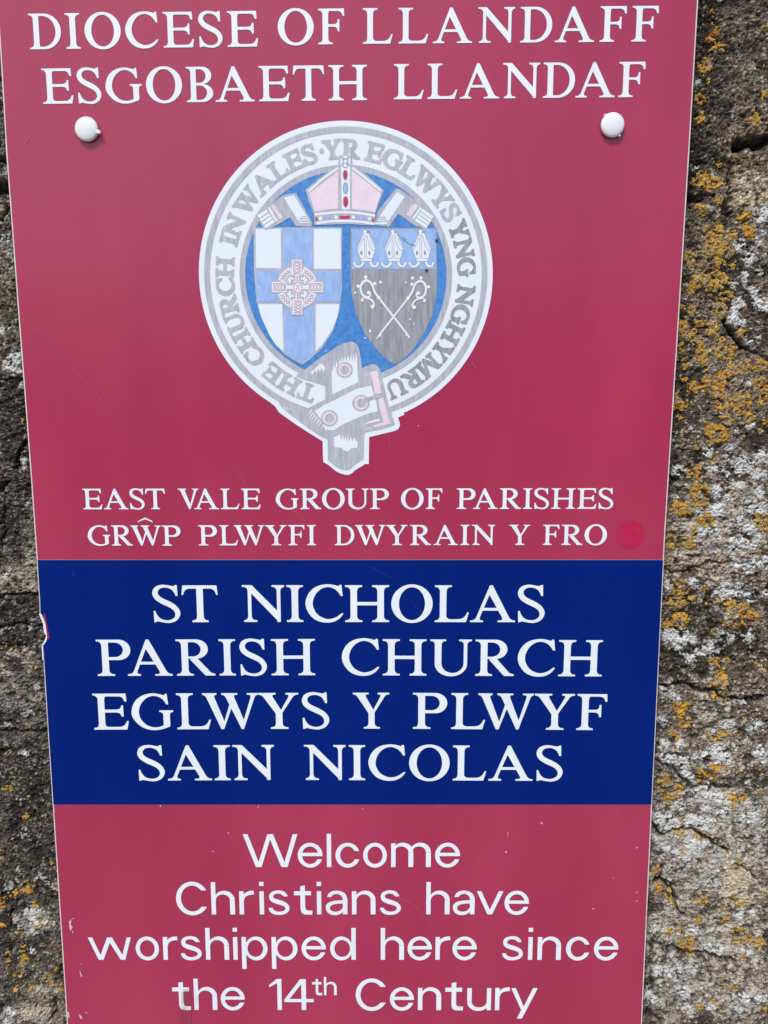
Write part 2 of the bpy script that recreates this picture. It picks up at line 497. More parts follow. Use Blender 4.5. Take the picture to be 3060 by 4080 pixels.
GLYPHS = {}
def glyph(ch, style):
    """list of (outer, holes...) outlines in units of cap height / 100, and the advance width"""
    if (ch, style) not in GLYPHS:
        f, w = sans(ch) if style == 'sans' else serif(ch)
        if style == 'slab': f = f - 4.3
        if style == 'serif': f = f + 1.05
        if style == 'sans': f = f + 0.8
        lps = [rdp(l, 0.09) for l in contours(f)]
        lps = [l for l in lps if len(l) > 3]
        outs = [l for l in lps if sum(inside(l[0], m) for m in lps if m is not l) % 2 == 0]
        grp = []
        for o in outs:
            grp.append([o] + [h for h in lps if h not in outs and inside(h[0], o)])
        GLYPHS[(ch, style)] = (grp, w)
    return GLYPHS[(ch, style)]

KERN = {('V', 'A'): -32, ('L', 'W'): -30, ('L', 'Y'): -24, ('P', 'A'): -20, ('L', 'L'): 0, ('W', 'Y'): -6, ('A', 'T'): -14, ('S', 'T'): -4, ('F', 'A'): -12, ('D', 'A'): -8, ('R', 'O'): -2,
        ('W', 'e'): -12, ('Ŵ', 'P'): 0, ('Y', 'R'): -4, ('W', 'Y'): -8, ('Y', 'F'): -4, ('A', 'Y'): -20, ('O', 'A'): -8, ('R', 'Ŵ'): -14, ('L', 'A'): -3, ('r', 'i'): 2, ('r', 's'): -4, ('r', 'y'): -8, ('D', 'W'): -8,
        ('1', '4'): -2, ('W', 'A'): -14, ('Y', 'R'): 0, ('Y', 'P'): 0, ('T', 'H'): 0, ('E', 'T'): -3, ('C', 'H'): -2, ('B', 'A'): -6, ('r', 'e'): -4, ('a', 'v'): -4, ('v', 'e'): -6}

def word(sheet, text, style, xl, xr, yl, yr, cap, lay, side):
    """set a word between the photograph's left and right ends on its base line; cap = capital height in photo pixels"""
    A, B = np.array(PX(xl, yl)), np.array(PX(xr, yr))
    mx, my = (xl + xr) / 2, (yl + yr) / 2
    C0, C1 = PX(mx, my), PX(mx, my - cap)
    sy = (C1[1] - C0[1]) / 100.0
    L = np.hypot(*(B - A))
    ex = (B - A) / L
    gl = [glyph(c, style) for c in text]
    kern = [KERN.get((text[i], text[i + 1]), 0) for i in range(len(text) - 1)]
    nat = sum(g[1] for g in gl) + sum(kern)
    gaps = len(text) - 1
    sx = sy
    tr_ = (L / sx - nat) / gaps if gaps else 0
    lo, hi = (3, 24) if style != 'sans' else (8, 26)
    if not gaps:
        sx = L / nat
    elif not lo <= tr_ <= hi:
        t2 = min(max(tr_, lo), hi)
        sx = L / (nat + t2 * gaps)
        tr_ = t2
    x = 0.0
    for i, (grp, w) in enumerate(gl):
        for loops in grp:
            sheet.add([[(A[0] + ex[0] * (x + px) * sx, A[1] + ex[1] * (x + px) * sx + py * sy) for px, py in l] for l in loops], lay + 0.15 * (i % 2), side)
        x += w + tr_ + (kern[i] if i < gaps else 0)
    return sx / sy, tr_

# ---------------------------------------------------------------- materials of the notice board
M = {}
M['crimson'] = film('crimson_vinyl', (0.305, 0.0155, 0.062), (0.388, 0.031, 0.087), scale=4.5, stretch=(1.8, 1, 0.6), lo=0.26, hi=0.74, rough=0.26, spec=0.55, bump=0.03, detail=7,
                    specks=[(420, 0.76, (0.55, 0.25, 0.30), 0.5), (160, 0.80, (0.12, 0.01, 0.03), 0.5)])
M['blue'] = film('royal_blue_vinyl', (0.0001, 0.0105, 0.135), (0.0002, 0.0145, 0.165), scale=5, stretch=(1.6, 1, 0.7), lo=0.28, hi=0.74, rough=0.34, spec=0.08, bump=0.03, detail=7,
                 specks=[(330, 0.775, (0.10, 0.2, 0.45), 0.5)])
M['white'] = film('white_vinyl', (0.685, 0.74, 0.80), (0.745, 0.80, 0.855), scale=16, rough=0.42, specks=[(300, 0.78, (0.35, 0.33, 0.30), 0.45)])
M['stained'] = film('stained_white_vinyl', (0.70, 0.72, 0.72), (0.50, 0.42, 0.33), scale=140, lo=0.42, hi=0.62, rough=0.5)
M['board'] = film('pale_board_edge', (0.52, 0.49, 0.47), (0.68, 0.65, 0.63), scale=120, rough=0.55)
M['p_white'] = film('printed_white', (0.67, 0.735, 0.82), (0.72, 0.77, 0.84), scale=30, rough=0.42, specks=[(260, 0.77, (0.45, 0.45, 0.45), 0.4)])
M['p_grey'] = film('faded_grey_ink', (0.325, 0.335, 0.39), (0.475, 0.49, 0.555), scale=420, stretch=(1.0, 1, 0.16), lo=0.30, hi=0.70, rough=0.5,
                   specks=[(210, 0.68, (0.66, 0.68, 0.76), 0.7), (240, 0.74, (0.16, 0.16, 0.18), 0.5)])
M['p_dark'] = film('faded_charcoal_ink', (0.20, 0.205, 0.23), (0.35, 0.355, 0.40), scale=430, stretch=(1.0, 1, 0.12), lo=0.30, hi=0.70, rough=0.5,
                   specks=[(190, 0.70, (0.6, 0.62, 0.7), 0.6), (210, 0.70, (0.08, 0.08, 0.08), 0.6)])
M['p_line'] = film('grey_line_ink', (0.22, 0.22, 0.28), (0.33, 0.33, 0.39), scale=200, rough=0.5)
M['p_blue'] = film('mid_blue_ink', (0.026, 0.165, 0.49), (0.075, 0.26, 0.60), scale=240, lo=0.35, hi=0.7, rough=0.45,
                   specks=[(150, 0.68, (0.35, 0.5, 0.8), 0.6), (330, 0.72, (0.5, 0.62, 0.85), 0.6)])
M['p_pale'] = film('pale_blue_ink', (0.225, 0.375, 0.70), (0.34, 0.48, 0.77), scale=260, stretch=(1, 1, 0.4), lo=0.34, hi=0.7, rough=0.45,
                   specks=[(190, 0.69, (0.6, 0.7, 0.86), 0.6), (260, 0.76, (0.12, 0.15, 0.25), 0.6)])
M['p_pink'] = film('pale_pink_ink', (0.70, 0.56, 0.66), (0.76, 0.64, 0.74), scale=90, rough=0.45)
M['p_red'] = film('red_ink', (0.42, 0.012, 0.05), (0.50, 0.03, 0.08), scale=200, rough=0.45)
M['p_lace'] = film('red_line_ink', (0.50, 0.25, 0.32), (0.58, 0.34, 0.40), scale=200, rough=0.45)
M['cap'] = film('white_cap_plastic', (0.68, 0.70, 0.72), (0.74, 0.755, 0.77), scale=50, rough=0.33, specks=[(420, 0.76, (0.4, 0.4, 0.38), 0.5)])
M['patch'] = film('unfaded_crimson', (0.385, 0.014, 0.074), (0.455, 0.004, 0.056), scale=130, lo=0.36, hi=0.62, rough=0.28, detail=1.5)
M['rust'] = film('brown_drip', (0.235, 0.026, 0.045), (0.325, 0.03, 0.075), scale=90, stretch=(1, 1, 0.12), rough=0.45)
M['scuff'] = film('scuffed_white', (0.48, 0.22, 0.28), (0.74, 0.62, 0.66), scale=300, rough=0.6)
M['hair'] = film('hairline_scratch', (0.36, 0.045, 0.10), (0.41, 0.085, 0.145), scale=60, rough=0.5)
M['hairb'] = film('hairline_scratch_blue', (0.004, 0.025, 0.175), (0.012, 0.04, 0.2), scale=60, rough=0.5)
M['redtorn'] = film('torn_red_film', (0.26, 0.012, 0.035), (0.36, 0.03, 0.06), scale=90, rough=0.4)
M['speck'] = film('fly_speck', (0.012, 0.011, 0.01), (0.03, 0.027, 0.025), scale=300, rough=0.6)
M['smear'] = film('green_smear', (0.10, 0.24, 0.32), (0.30, 0.50, 0.66), scale=170, lo=0.4, hi=0.6, rough=0.5)

# ---------------------------------------------------------------- the notice board
sign = empty('church_notice_board')
sign['label'] = 'crimson and blue church notice board with white lettering and round crest on the wall'
sign['category'] = 'notice board'

left_px = [(-40, -260), (-14, 0), (3, 250), (23, 600), (46, 905), (68, 1200), (96, 1560), (122, 1900), (145.5, 2232), (156, 2400)]
notch_px = [(157, 2446), (161, 2455), (168, 2476), (173, 2500), (177, 2524), (183, 2534), (178, 2548), (168.5, 2568)]
left_px2 = [(169, 2580), (189, 2900), (209, 3205), (238, 3650), (264, 4050), (294, 4520)]
right_px = [(2533, 4520), (2558.6, 4080), (2599, 3207), (2604, 3100), (2646, 2232), (2653, 2100), (2717, 1100), (2751, 550), (2783, 0), (2799, -260)]
outline = [PX(*p) for p in left_px + notch_px + left_px2] + [PX(*p) for p in right_px]
outline = outline[::-1] if area(outline) < 0 else outline

def inset(lp, d):
    """shift an outline inwards by d metres"""
    n = len(lp)
    out = []
    for i in range(n):
        p0, p1, p2 = (np.array(lp[(i + k) % n]) for k in (-1, 0, 1))
        a, b = p1 - p0, p2 - p1
        a, b = a / np.linalg.norm(a), b / np.linalg.norm(b)
        na, nb = np.array([-a[1], a[0]]), np.array([-b[1], b[0]])
        m = na + nb
        m = m / max(np.dot(m, na), 0.3)
        out.append(tuple(p1 + m * d))
    return out

BT = 0.004
v, f = [], []
rings = [(0.0, BT), (0.0, 0.0006), (0.0002, 0.0001), (0.0007, 0.0)]
for d, y in rings:
    v += [(x, y, z) for x, z in (inset(outline, d) if d else outline)]
n = len(outline)
for k in range(len(rings) - 1):
    for i in range(n):
        j = (i + 1) % n
        f.append((k * n + i, (k + 1) * n + i, (k + 1) * n + j, k * n + j))
for k, base in ((3, 3 * n), (0, 0)):
    lp = [Vector((p[0], p[2], 0)) for p in v[base:base + n]]
    for t in tessellate_polygon([lp]):
        f.append(tuple(base + i for i in t))
link_mesh('backing_board', v, f, M['board'], sign)

def clip_band(lp, z0, z1):
    """the part of an outline between two heights"""
    for zz, s in ((z0, 1), (z1, -1)):
        out = []
        for i in range(len(lp)):
            p, q = lp[i], lp[(i + 1) % len(lp)]
            a, b = s * (p[1] - zz), s * (q[1] - zz)
            if a >= 0: out.append(p)
            if (a > 0) != (b > 0) and a != b:
                t = a / (a - b)
                out.append((p[0] + t * (q[0] - p[0]), p[1] + t * (q[1] - p[1])))
        lp = out
    return lp

ZB1, ZB0 = PX(1400, 2231)[1], PX(1400, 3205.5)[1]
face = inset(outline, 0.0012)
top_in = clip_band(face, ZB1 + 0.00025, 9)
mid_in = clip_band(inset(outline, 0.0010), ZB0, ZB1)
bot_in = clip_band(face, -9, ZB0 - 0.00025)
o = Sheet().poly(top_in, 1).build('crimson_panel', M['crimson'], sign)
o = Sheet().poly(bot_in, 1).build('crimson_panel', M['crimson'], sign)
Sheet().poly(mid_in, 3, 0.0002).build('blue_panel', M['blue'], sign)

# ---------------------------------------------------------------- the writing, line by line, word by word
LINES = [
 ('serif', 145, [('DIOCESE', 119.9, 1031, 199, 187.5), ('OF', 1106.7, 1374, 181, 178), ('LLANDAFF', 1445, 2620, 177, 167.5)]),
 ('serif', 143.5, [('ESGOBAETH', 172.5, 1463.6, 416, 401), ('LLANDAF', 1568.7, 2567.6, 398, 388.5)]),
 ('serif', 83.5, [('EAST', 332, 661, 2030, 2029.5), ('VALE', 710, 1040, 2029.5, 2029.5), ('GROUP', 1099.5, 1550, 2029.5, 2029), ('OF', 1596.8, 1762.7, 2029, 2028.5), ('PARISHES', 1818, 2444, 2028.5, 2028)]),
 ('serif', 82, [('GRŴP', 352, 722.7, 2174, 2175), ('PLWYFI', 791.6, 1260.6, 2174, 2173), ('DWYRAIN', 1332.8, 1971, 2173, 2172), ('Y', 2027, 2111, 2172, 2172), ('FRO', 2161, 2417, 2172, 2172)]),
 ('serif', 149.5, [('ST', 610.5, 873.4, 2480, 2480), ('NICHOLAS', 965.6, 2172, 2479, 2480)]),
 ('serif', 147, [('PARISH', 388, 1258, 2694, 2691), ('CHURCH', 1361, 2398, 2691, 2696)]),
 ('serif', 146, [('EGLWYS', 374.8, 1316, 2908, 2904), ('Y', 1405, 1552.5, 2904, 2904), ('PLWYF', 1643, 2416, 2904.5, 2910)]),
 ('serif', 142, [('SAIN', 551, 1095.5, 3111, 3108), ('NICOLAS', 1211.7, 2243.6, 3108, 3112)]),
 ('sans', 132, [('Welcome', 969.6, 1833, 3454.6, 3454.6)]),
 ('sans', 128.5, [('Christians', 703.5, 1598.7, 3643.7, 3643), ('have', 1696.8, 2107, 3643, 3643)]),
 ('sans', 126.5, [('worshipped', 354.5, 1419, 3824, 3824), ('here', 1516, 1899.6, 3824, 3824), ('since', 1999, 2462, 3824, 3825)]),
 ('sans', 124, [('the', 689, 978, 4023.5, 4023.5), ('14', 1073.6, 1251.4, 4023.5, 4023.7), ('th', 1244, 1342.4, 3964.6, 3964.6), ('Century', 1416.5, 2140.6, 4024.5, 4025)]),
]
for style, cap, words in LINES:
    line = empty('text_line', sign)
    for w, xl, xr, yl, yr in words:
        sh = Sheet()
        fit = word(sh, w, style, xl, xr, yl, yr, 72 if w == 'th' else cap, 5, 0.00028 if cap else 0)
        print('WORD', w, 'stretch %.3f gap %.1f' % fit)
        sh.build('word', M['white'], line)
# stained right arm and foot of the t in the last line
st_ = Sheet()
z = ZM(660, 3860, 3.318)
st_.poly(z([(228, 246), (300, 248), (301, 294), (232, 293)]), 6)
st_.poly(z([(205, 300), (232, 300), (236, 488), (320, 492), (319, 537), (230, 536), (205, 520), (196, 480), (212, 400)]), 6)
st_.poly(z([(395, 330), (408, 330), (412, 520), (402, 535)]), 6)
split_build(st_, 'stain', M['stained'], sign)

# ---------------------------------------------------------------- the crest
crest = empty('crest', sign)
CX = 1378
def fit_centre():
    """height of the circle's centre so that its top edge stands at photo row 481"""
    lo, hi = 1000.0, 1200.0
    for _ in range(40):
        m_ = (lo + hi) / 2
        k_ = (PX(CX + 100, m_)[0] - PX(CX, m_)[0]) / 100
        if PX(CX, m_)[1] + 585 * k_ > PX(CX, 481)[1]: lo = m_
        else: hi = m_
    return m_
CY = fit_centre()
print('crest centre row', CY)
Pc = np.array(PX(CX, CY))
KP = (PX(CX + 100, CY)[0] - Pc[0]) / 100.0                 # metres per photo pixel there
def circ(r, n=160): return ellpts(Pc[0], Pc[1], r * KP, r * KP, n)
A = ZM(760, 440, 1.3379)
B = ZM(760, 1100, 1.3379)
Kz = ZM(1080, 1340, 2.9625)
H1, H2 = ZM(1000, 600, 4.1475), ZM(1360, 600, 4.1475)
HX = ZM(1000, 1000, 4.366)
HM = ZM(1380, 890, 4.1475)
HC = ZM(1380, 1060, 4.1475)

white = Sheet()
white.poly(circ(585), 3, 0.0002)
tail_out = catmull([(0, 790), (50, 830), (75, 870), (130, 925), (370, 1090), (610, 1240), (614, 1450), (630, 1490), (680, 1520), (780, 1600), (890, 1635), (950, 1618), (1000, 1575), (1090, 1522), (1110, 1507), (1153, 1508), (1158, 1190), (1300, 1155), (1460, 1115), (1508, 1082), (1520, 1035), (1498, 958), (1575, 925), (1400, 600), (300, 600)], 4, True, (0, 5, 13, 14, 15, 16, 21, 22, 23, 24))
white.poly(Kz(tail_out), 4, 0.0003)
white.build('sticker_backing', M['p_white'], crest)

belt = Sheet()
belt.add([circ(564), circ(541)], 5)
belt.add([circ(423), circ(401)], 5)
tongue = catmull([(300, 470), (380, 412), (480, 332), (590, 245), (700, 178), (800, 108), (900, 70), (970, 66), (1020, 108), (1045, 180), (1060, 280), (1075, 375), (1150, 340), (1215, 330), (1268, 362), (1300, 440), (1322, 535), (1393, 842), (1425, 915), (1425, 945), (1460, 1030), (1440, 1055), (1290, 1100), (1130, 1130), (1100, 1160), (1092, 1450), (1010, 1500), (940, 1562), (880, 1578), (800, 1558), (720, 1502), (672, 1460), (668, 1215), (600, 1190), (370, 1030), (140, 850), (105, 800), (90, 770), (430, 852), (640, 742), (638, 585), (520, 545)], 3, True, (11, 16, 17, 19, 21, 24, 25, 31, 32, 33, 35, 37, 38, 39, 40, 41))
belt.poly(Kz(tongue), 6)
belt.build('garter_belt', M['p_grey'], crest)

field = Sheet()
field.poly(circ(401), 5)
field.build('blue_field', M['p_blue'], crest)

# lettering round the garter
def ring_word(sheet, text, p0, p1):
    """letters whose centres run from angle p0 to p1 (degrees clockwise from the top)"""
    r0, capr = 447 * KP, 69 * KP / 100
    gl = [glyph(c, 'slab') for c in text]
    pos, x = [], 0.0
    for i, (g, w) in enumerate(gl):
        pos.append(x + w / 2)
        x += w + 4 + KERN.get((text[i], text[i + 1]) if i + 1 < len(text) else None, 0) * 0.4
    for i_, ((grp, w), q) in enumerate(zip(gl, pos)):
        a = math.radians(p0 if len(text) == 1 else p0 + (p1 - p0) * (q - pos[0]) / (pos[-1] - pos[0]))
        e, u = np.array([math.cos(a), -math.sin(a)]), np.array([math.sin(a), math.cos(a)])
        kx = capr * (0.80 if len(text) == 1 else min(1.02, math.radians(abs(p1 - p0)) * (447 + 30) * KP / ((pos[-1] - pos[0]) * capr)))
        for loops in grp:
            sheet.add([[tuple(Pc + u * (r0 + py * capr) + e * (px - w / 2) * kx) for px, py in l] for l in loops], 5 + 0.3 * (i_ % 2))
def bearing(u, v):
    x, z_ = PX(u, v)
    return math.degrees(math.atan2(x - Pc[0], z_ - Pc[1]))
RING = [('THE', (1219.7, 1573), (1086.5, 1488)), ('CHURCH', (1012.8, 1422), (895, 1065)), ('IN', (907.7, 954.8), (932.7, 899)), ('WALES', (974.3, 794), (1230.8, 611)), ('·', (1280, 593.7), (1280, 593.7)),
        ('YR', (1322, 588), (1398, 586)), ('EGLWYS', (1493.7, 606.7), (1798, 846)), ('YNG', (1833.9, 914.4), (1860, 1064)), ('NGHYMRU', (1854.5, 1176), (1584, 1559))]
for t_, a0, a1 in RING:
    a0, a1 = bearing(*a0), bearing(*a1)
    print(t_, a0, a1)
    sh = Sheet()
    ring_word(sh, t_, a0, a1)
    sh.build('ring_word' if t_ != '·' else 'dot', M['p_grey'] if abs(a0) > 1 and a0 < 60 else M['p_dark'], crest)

def shield_edge(xl, xr, xm):
    return

# left shield: white quarters, pale blue cross
ls_grey = Sheet()
edge = A([(335, 624), (806, 624), (806, 860)]) + B([(806, 70), (793, 185), (760, 290), (700, 385), (640, 440), (595, 472), (545, 445), (490, 408), (425, 325), (375, 215), (350, 130)]) + A([(338, 860)])
ls_grey.poly(edge, 6)
cxh, cyh = 808, 632
ls_grey.poly(HX(ellpts(cxh, cyh, 378, 398, 72)), 9)
for i_, k in enumerate(((690, 132, 908, 1125), (350, 522, 1270, 738))):
    ls_grey.poly(HX(rectpts(*k)), 10 + 0.2 * i_)
ls_grey.build('shield', M['p_grey'], crest)['label'] = 'left shield with pale blue cross on white'
q = Sheet()
q.poly(A([(346, 632), (480, 632), (482, 843), (348, 840)]), 7)
q.poly(A([(657, 632), (799, 632), (800, 845), (657, 845)]), 7)
q.poly(B([(360, 150), (488, 150), (495, 403), (455, 368), (425, 325), (386, 240), (368, 190)]), 7)
q.poly(B([(667, 150), (793, 150), (783, 215), (755, 285), (705, 362), (666, 402)]), 7)
split_build(q, 'white_quarter', M['p_white'], crest)
q = Sheet()
q.poly(A([(491, 632), (648, 632), (650, 880)]) + B([(660, 400), (660, 412), (628, 438), (596, 458), (560, 438), (503, 405), (500, 150)]), 7)
q.poly(A([(350, 854), (798, 858)]) + B([(797, 138), (355, 138)]), 8)
q.build('pale_cross', M['p_pale'], crest)
cc = Sheet()                                                # the wheel cross in the middle
def warc(r0, r1, a0, a1, kx=1.0, ky=1.055, n=14):
    o_ = [(cxh + r1 * kx * math.cos(a), cyh + r1 * ky * math.sin(a)) for a in np.linspace(a0, a1, n)]
    return o_ + [(cxh + r0 * kx * math.cos(a), cyh + r0 * ky * math.sin(a)) for a in np.linspace(a1, a0, n)]
for qd in range(4):
    a0 = qd * math.pi / 2
    cc.poly(HX(warc(240, 352, a0 + 0.335, a0 + math.pi / 2 - 0.335)), 10.5)
for k in ((714, 155, 885, 425), (730, 842, 900, 1103), (370, 542, 628, 716), (995, 540, 1252, 716)):
    cc.poly(HX(rectpts(*k)), 11)
cc.poly(HX(rectpts(730, 530, 900, 738)), 11.5)
cc.poly(HX(rectpts(775, 420, 836, 850)), 11.2)
cc.poly(HX(rectpts(620, 598, 1000, 664)), 11.3)
for sx_ in (-1, 1):
    for sy_ in (-1, 1):
        cc.poly(HX([(cxh + sx_ * x, cyh + sy_ * y) for x, y in [(112, 62), (150, 62), (150, 100), (190, 105), (120, 208), (112, 168), (62, 168), (62, 130), (112, 130)]]), 10.8)
cc.build('wheel_cross', M['p_white'], crest)
lace = Sheet()
def lattice(x0, y0, x1, y1, n, lay):
    horiz = (x1 - x0) > (y1 - y0)
    for k in range(n):
        for s_ in (0, 1):
            if horiz:
                xa, xb = x0 + (x1 - x0) * k / n, x0 + (x1 - x0) * (k + 1) / n
                p = [(xa, y1 if s_ else y0), (xb, y0 if s_ else y1)]
            else:
                ya, yb = y0 + (y1 - y0) * k / n, y0 + (y1 - y0) * (k + 1) / n
                p = [(x1 if s_ else x0, ya), (x0 if s_ else x1, yb)]
            lace.poly(HX(stroke(p, 11, smooth=False)), lay + s_ * 0.2)
    for p in ([(x0, y0), (x1, y0)], [(x0, y1), (x1, y1)], [(x0, y0), (x0, y1)], [(x1, y0), (x1, y1)]):
        lace.poly(HX(stroke(p, 8, smooth=False)), lay + 0.5 + 0.1 * p[0][0] / 2000)
lattice(740, 180, 860, 400, 4, 12)
lattice(757, 868, 878, 1080, 4, 12)
lattice(398, 568, 606, 690, 4, 12)
lattice(1012, 566, 1228, 690, 4, 12)
for p in ([(745, 548), (885, 548), (885, 722), (745, 722)],):
    for i in range(4):
        lace.poly(HX(stroke([p[i], p[(i + 1) % 4]], 14, smooth=False)), 12.4 + i * 0.1)
lace.poly(HX(stroke([(760, 560), (870, 708)], 14, smooth=False)), 12)
lace.poly(HX(stroke([(870, 560), (760, 708)], 14, smooth=False)), 12.2)
lace.poly(HX(stroke([(805, 430), (808, 530)], 22, smooth=False)), 12)
lace.poly(HX(stroke([(815, 740), (815, 845)], 22, smooth=False)), 12)
for qd in range(4):
    a0 = qd * math.pi / 2
    for k in range(4):
        aa = np.linspace(a0 + 0.42, a0 + math.pi / 2 - 0.42, 5)
        for s_ in (0, 1):
            ra, rb = (262, 330) if s_ else (330, 262)
            p = [(cxh + ra * math.cos(aa[k]), cyh + ra * 1.055 * math.sin(aa[k])), (cxh + rb * math.cos(aa[k + 1]), cyh + rb * 1.055 * math.sin(aa[k + 1]))]
            lace.poly(HX(stroke(p, 12, smooth=False)), 12 + s_ * 0.2)
lace.build('knotwork', M['p_lace'], crest)

# right shield: three mitres over crossed croziers
rs = Sheet()
rs.poly(A([(852, 626), (1312, 626), (1312, 860)]) + B([(1311, 80), (1292, 195), (1245, 305), (1175, 405), (1130, 447), (1090, 472), (1050, 447), (1005, 408), (930, 310), (880, 200), (855, 70)]) + A([(852, 860)]), 6)
rs.build('shield', M['p_dark'], crest)['label'] = 'right shield with three mitres above crossed croziers'
ch = Sheet()
ch.poly(A([(858, 632), (1307, 632), (1306, 846), (859, 846)]), 7)
ch.build('chief', M['p_pale'], crest)
def mitre_shape(dx, off=0.0):
    return [(290 - off * .4, 165 - off), (180 - off, 415), (184 - off, 450), (238 - off, 588), (238 - off, 628 + off), (425 + off, 628 + off), (432 + off, 590), (474 + off, 450), (486 + off, 415), (400 + off, 215), (365 + off * .4, 165 - off)]
for dx in (0, 458, 916):
    t_ = lambda pts: HM([(x + dx, y) for x, y in pts])
    dark, pale = Sheet(), Sheet()
    dark.poly(t_(mitre_shape(dx, 9)), 8)
    dark.poly(t_(ellpts(308, 134, 42, 42)), 8.5)
    dark.poly(t_(ellpts(365, 148, 26, 26)), 8.3)
    rib = ([(285, 640), (255, 690), (205, 718), (150, 700), (130, 645)], [(395, 640), (420, 690), (462, 714), (505, 695), (518, 645)])
    for r in rib:
        dark.poly(t_(stroke(r, [62, 56, 50, 52, 60])), 8.1)
    pale.poly(t_(mitre_shape(dx)), 9)
    pale.poly(t_(ellpts(307, 136, 31, 31)), 9.2)
    for r in rib:
        pale.poly(t_(stroke(r, [44, 40, 34, 36, 44])), 8.9)
    pale.build('small_mitre', M['p_white'], crest)
    dk = 10.0
    for l, w in (([(297, 185), (299, 575)], 7), ([(328, 185), (330, 575)], 7), ([(285, 250), (188, 448)], 7), ([(345, 200), (372, 330), (420, 430), (470, 450)], 8), ([(385, 190), (420, 320), (478, 410)], 7), ([(240, 590), (300, 572)], 7), ([(330, 572), (432, 590)], 7), ([(150, 640), (160, 690)], 6), ([(495, 640), (490, 690)], 6)):
        dk += 0.03
        dark.poly(t_(stroke(l, w, smooth=len(l) > 2)), dk)
    dark.poly(t_(ellpts(250, 492, 19, 37)), 10)
    dark.poly(t_(ellpts(380, 490, 19, 37)), 10)
    dark.build('mitre_outline', M['p_line'], crest)
cz = Sheet()
def crozier(tf, lay):
    for pts, w in (([(535, 525), (1005, 1125)], 30), ([(1002, 1118), (1045, 1190)], 26),
                   ([(515, 500), (460, 410), (430, 320), (390, 265), (335, 240), (280, 262), (240, 330), (240, 400), (265, 470), (310, 508), (360, 513), (395, 485), (395, 440)], [34, 32, 34, 36, 40, 40, 36, 32, 36, 40, 32, 26, 22]),
                   ([(275, 520), (380, 540), (440, 590), (462, 640), (445, 675)], [24, 30, 30, 24, 24])):
        cz.poly(HC([tf(*p) for p in stroke(pts, w)]), lay)
        lay += 0.3
    for x, y, r in ((318, 185, 28), (195, 335, 28), (470, 292, 27), (370, 440, 31), (432, 670, 33), (262, 565, 25), (533, 520, 30), (998, 1135, 24), (325, 222, 14), (222, 342, 14), (262, 540, 14)):
        cz.poly(HC([tf(*p) for p in ellpts(x, y, r, r, 20)]), lay)
        lay += 0.1
crozier(lambda x, y: (x, y), 7)
cz.build('crozier', M['p_white'], crest)
cz = Sheet()
crozier(lambda x, y: (1552 - x, y + 12), 9.5)
for i_, (x, y, r) in enumerate(((560, 265, 22), (1093, 200, 25), (390, 1072, 20), (316, 1190, 14), (1050, 880, 15), (145, 440, 18), (1115, 955, 12), (985, 270, 14))):
    cz.poly(HC(ellpts(x, y, r, r * 1.1, 14)), 7.2 + i_ * .05)
cz.build('crozier', M['p_white'], crest)

# scroll ends beside the big mitre
gr = Sheet()
gr.poly(H1([(70, 1075), (280, 925), (390, 850), (540, 735), (745, 705), (1012, 1190), (1005, 1262), (750, 1250), (650, 1105), (415, 1240), (240, 1325)]), 7.6)
gr.poly(H2([(905, 625), (960, 640), (1240, 835), (1360, 930), (1545, 1095), (1400, 1305), (1210, 1240), (940, 1048), (790, 1255), (550, 1235), (600, 1010)]), 7.7)
split_build(gr, 'scroll', M['p_grey'], crest)
wh = Sheet()
wh.poly(H1([(540, 776), (715, 742), (930, 1100), (960, 1160), (780, 1162)]), 8.6)
wh.poly(H1([(790, 1180), (980, 1182), (985, 1200), (800, 1200)]), 8.6)
wh.poly(H1([(275, 948), (308, 935), (440, 1162), (412, 1176)]), 8.6)
wh.poly(H1([(105, 1075), (255, 975), (395, 1185), (245, 1292)]), 8.6)
wh.poly(H2([(922, 685), (1047, 768), (785, 1160), (585, 1165), (640, 1075)]), 8.6)
wh.poly(H2([(565, 1188), (765, 1180), (755, 1220), (550, 1218)]), 8.6)
wh.poly(H2([(1300, 935), (1330, 955), (1196, 1140), (1170, 1120)]), 8.6)
wh.poly(H2([(1340, 960), (1525, 1095), (1400, 1288), (1213, 1157)]), 8.6)
split_build(wh, 'scroll_band', M['p_white'], crest)
ln = Sheet()
for k in range(1, 4):
    a_ = k / 4
    ln.poly(H1(stroke([(105 + 140 * a_, 1075 + 217 * a_), (255 + 140 * a_, 975 + 210 * a_)], 13, smooth=False)), 9)
    ln.poly(H2(stroke([(1340 - 127 * a_, 960 + 197 * a_), (1525 - 125 * a_, 1095 + 193 * a_)], 11, smooth=False)), 9)
for y, x0, x1 in ((1095, 835, 915), (1128, 800, 940)):
    ln.poly(H1(stroke([(x0, y), (x1, y + 2)], 12, smooth=False)), 9)
for y, x0, x1 in ((1104, 610, 735), (1135, 585, 745)):
    ln.poly(H2(stroke([(x0, y), (x1, y + 2)], 12, smooth=False)), 9)
split_build(ln, 'scroll_line', M['p_line'], crest)
pk = Sheet()
pk.poly(H1([(335, 915), (375, 895), (420, 945), (410, 960), (445, 975), (440, 1000), (475, 1015), (470, 1040), (500, 1045), (500, 1075), (530, 1090), (515, 1115), (478, 1138)]), 8.6)
pk.poly(H2([(1200, 868), (1268, 912), (1142, 1102), (1055, 1045), (1110, 1040), (1075, 1000), (1135, 1000), (1100, 960), (1160, 960), (1130, 920), (1185, 925), (1165, 885), (1205, 900)]), 8.6)
split_build(pk, 'scroll_fringe', M['p_pink'], crest)

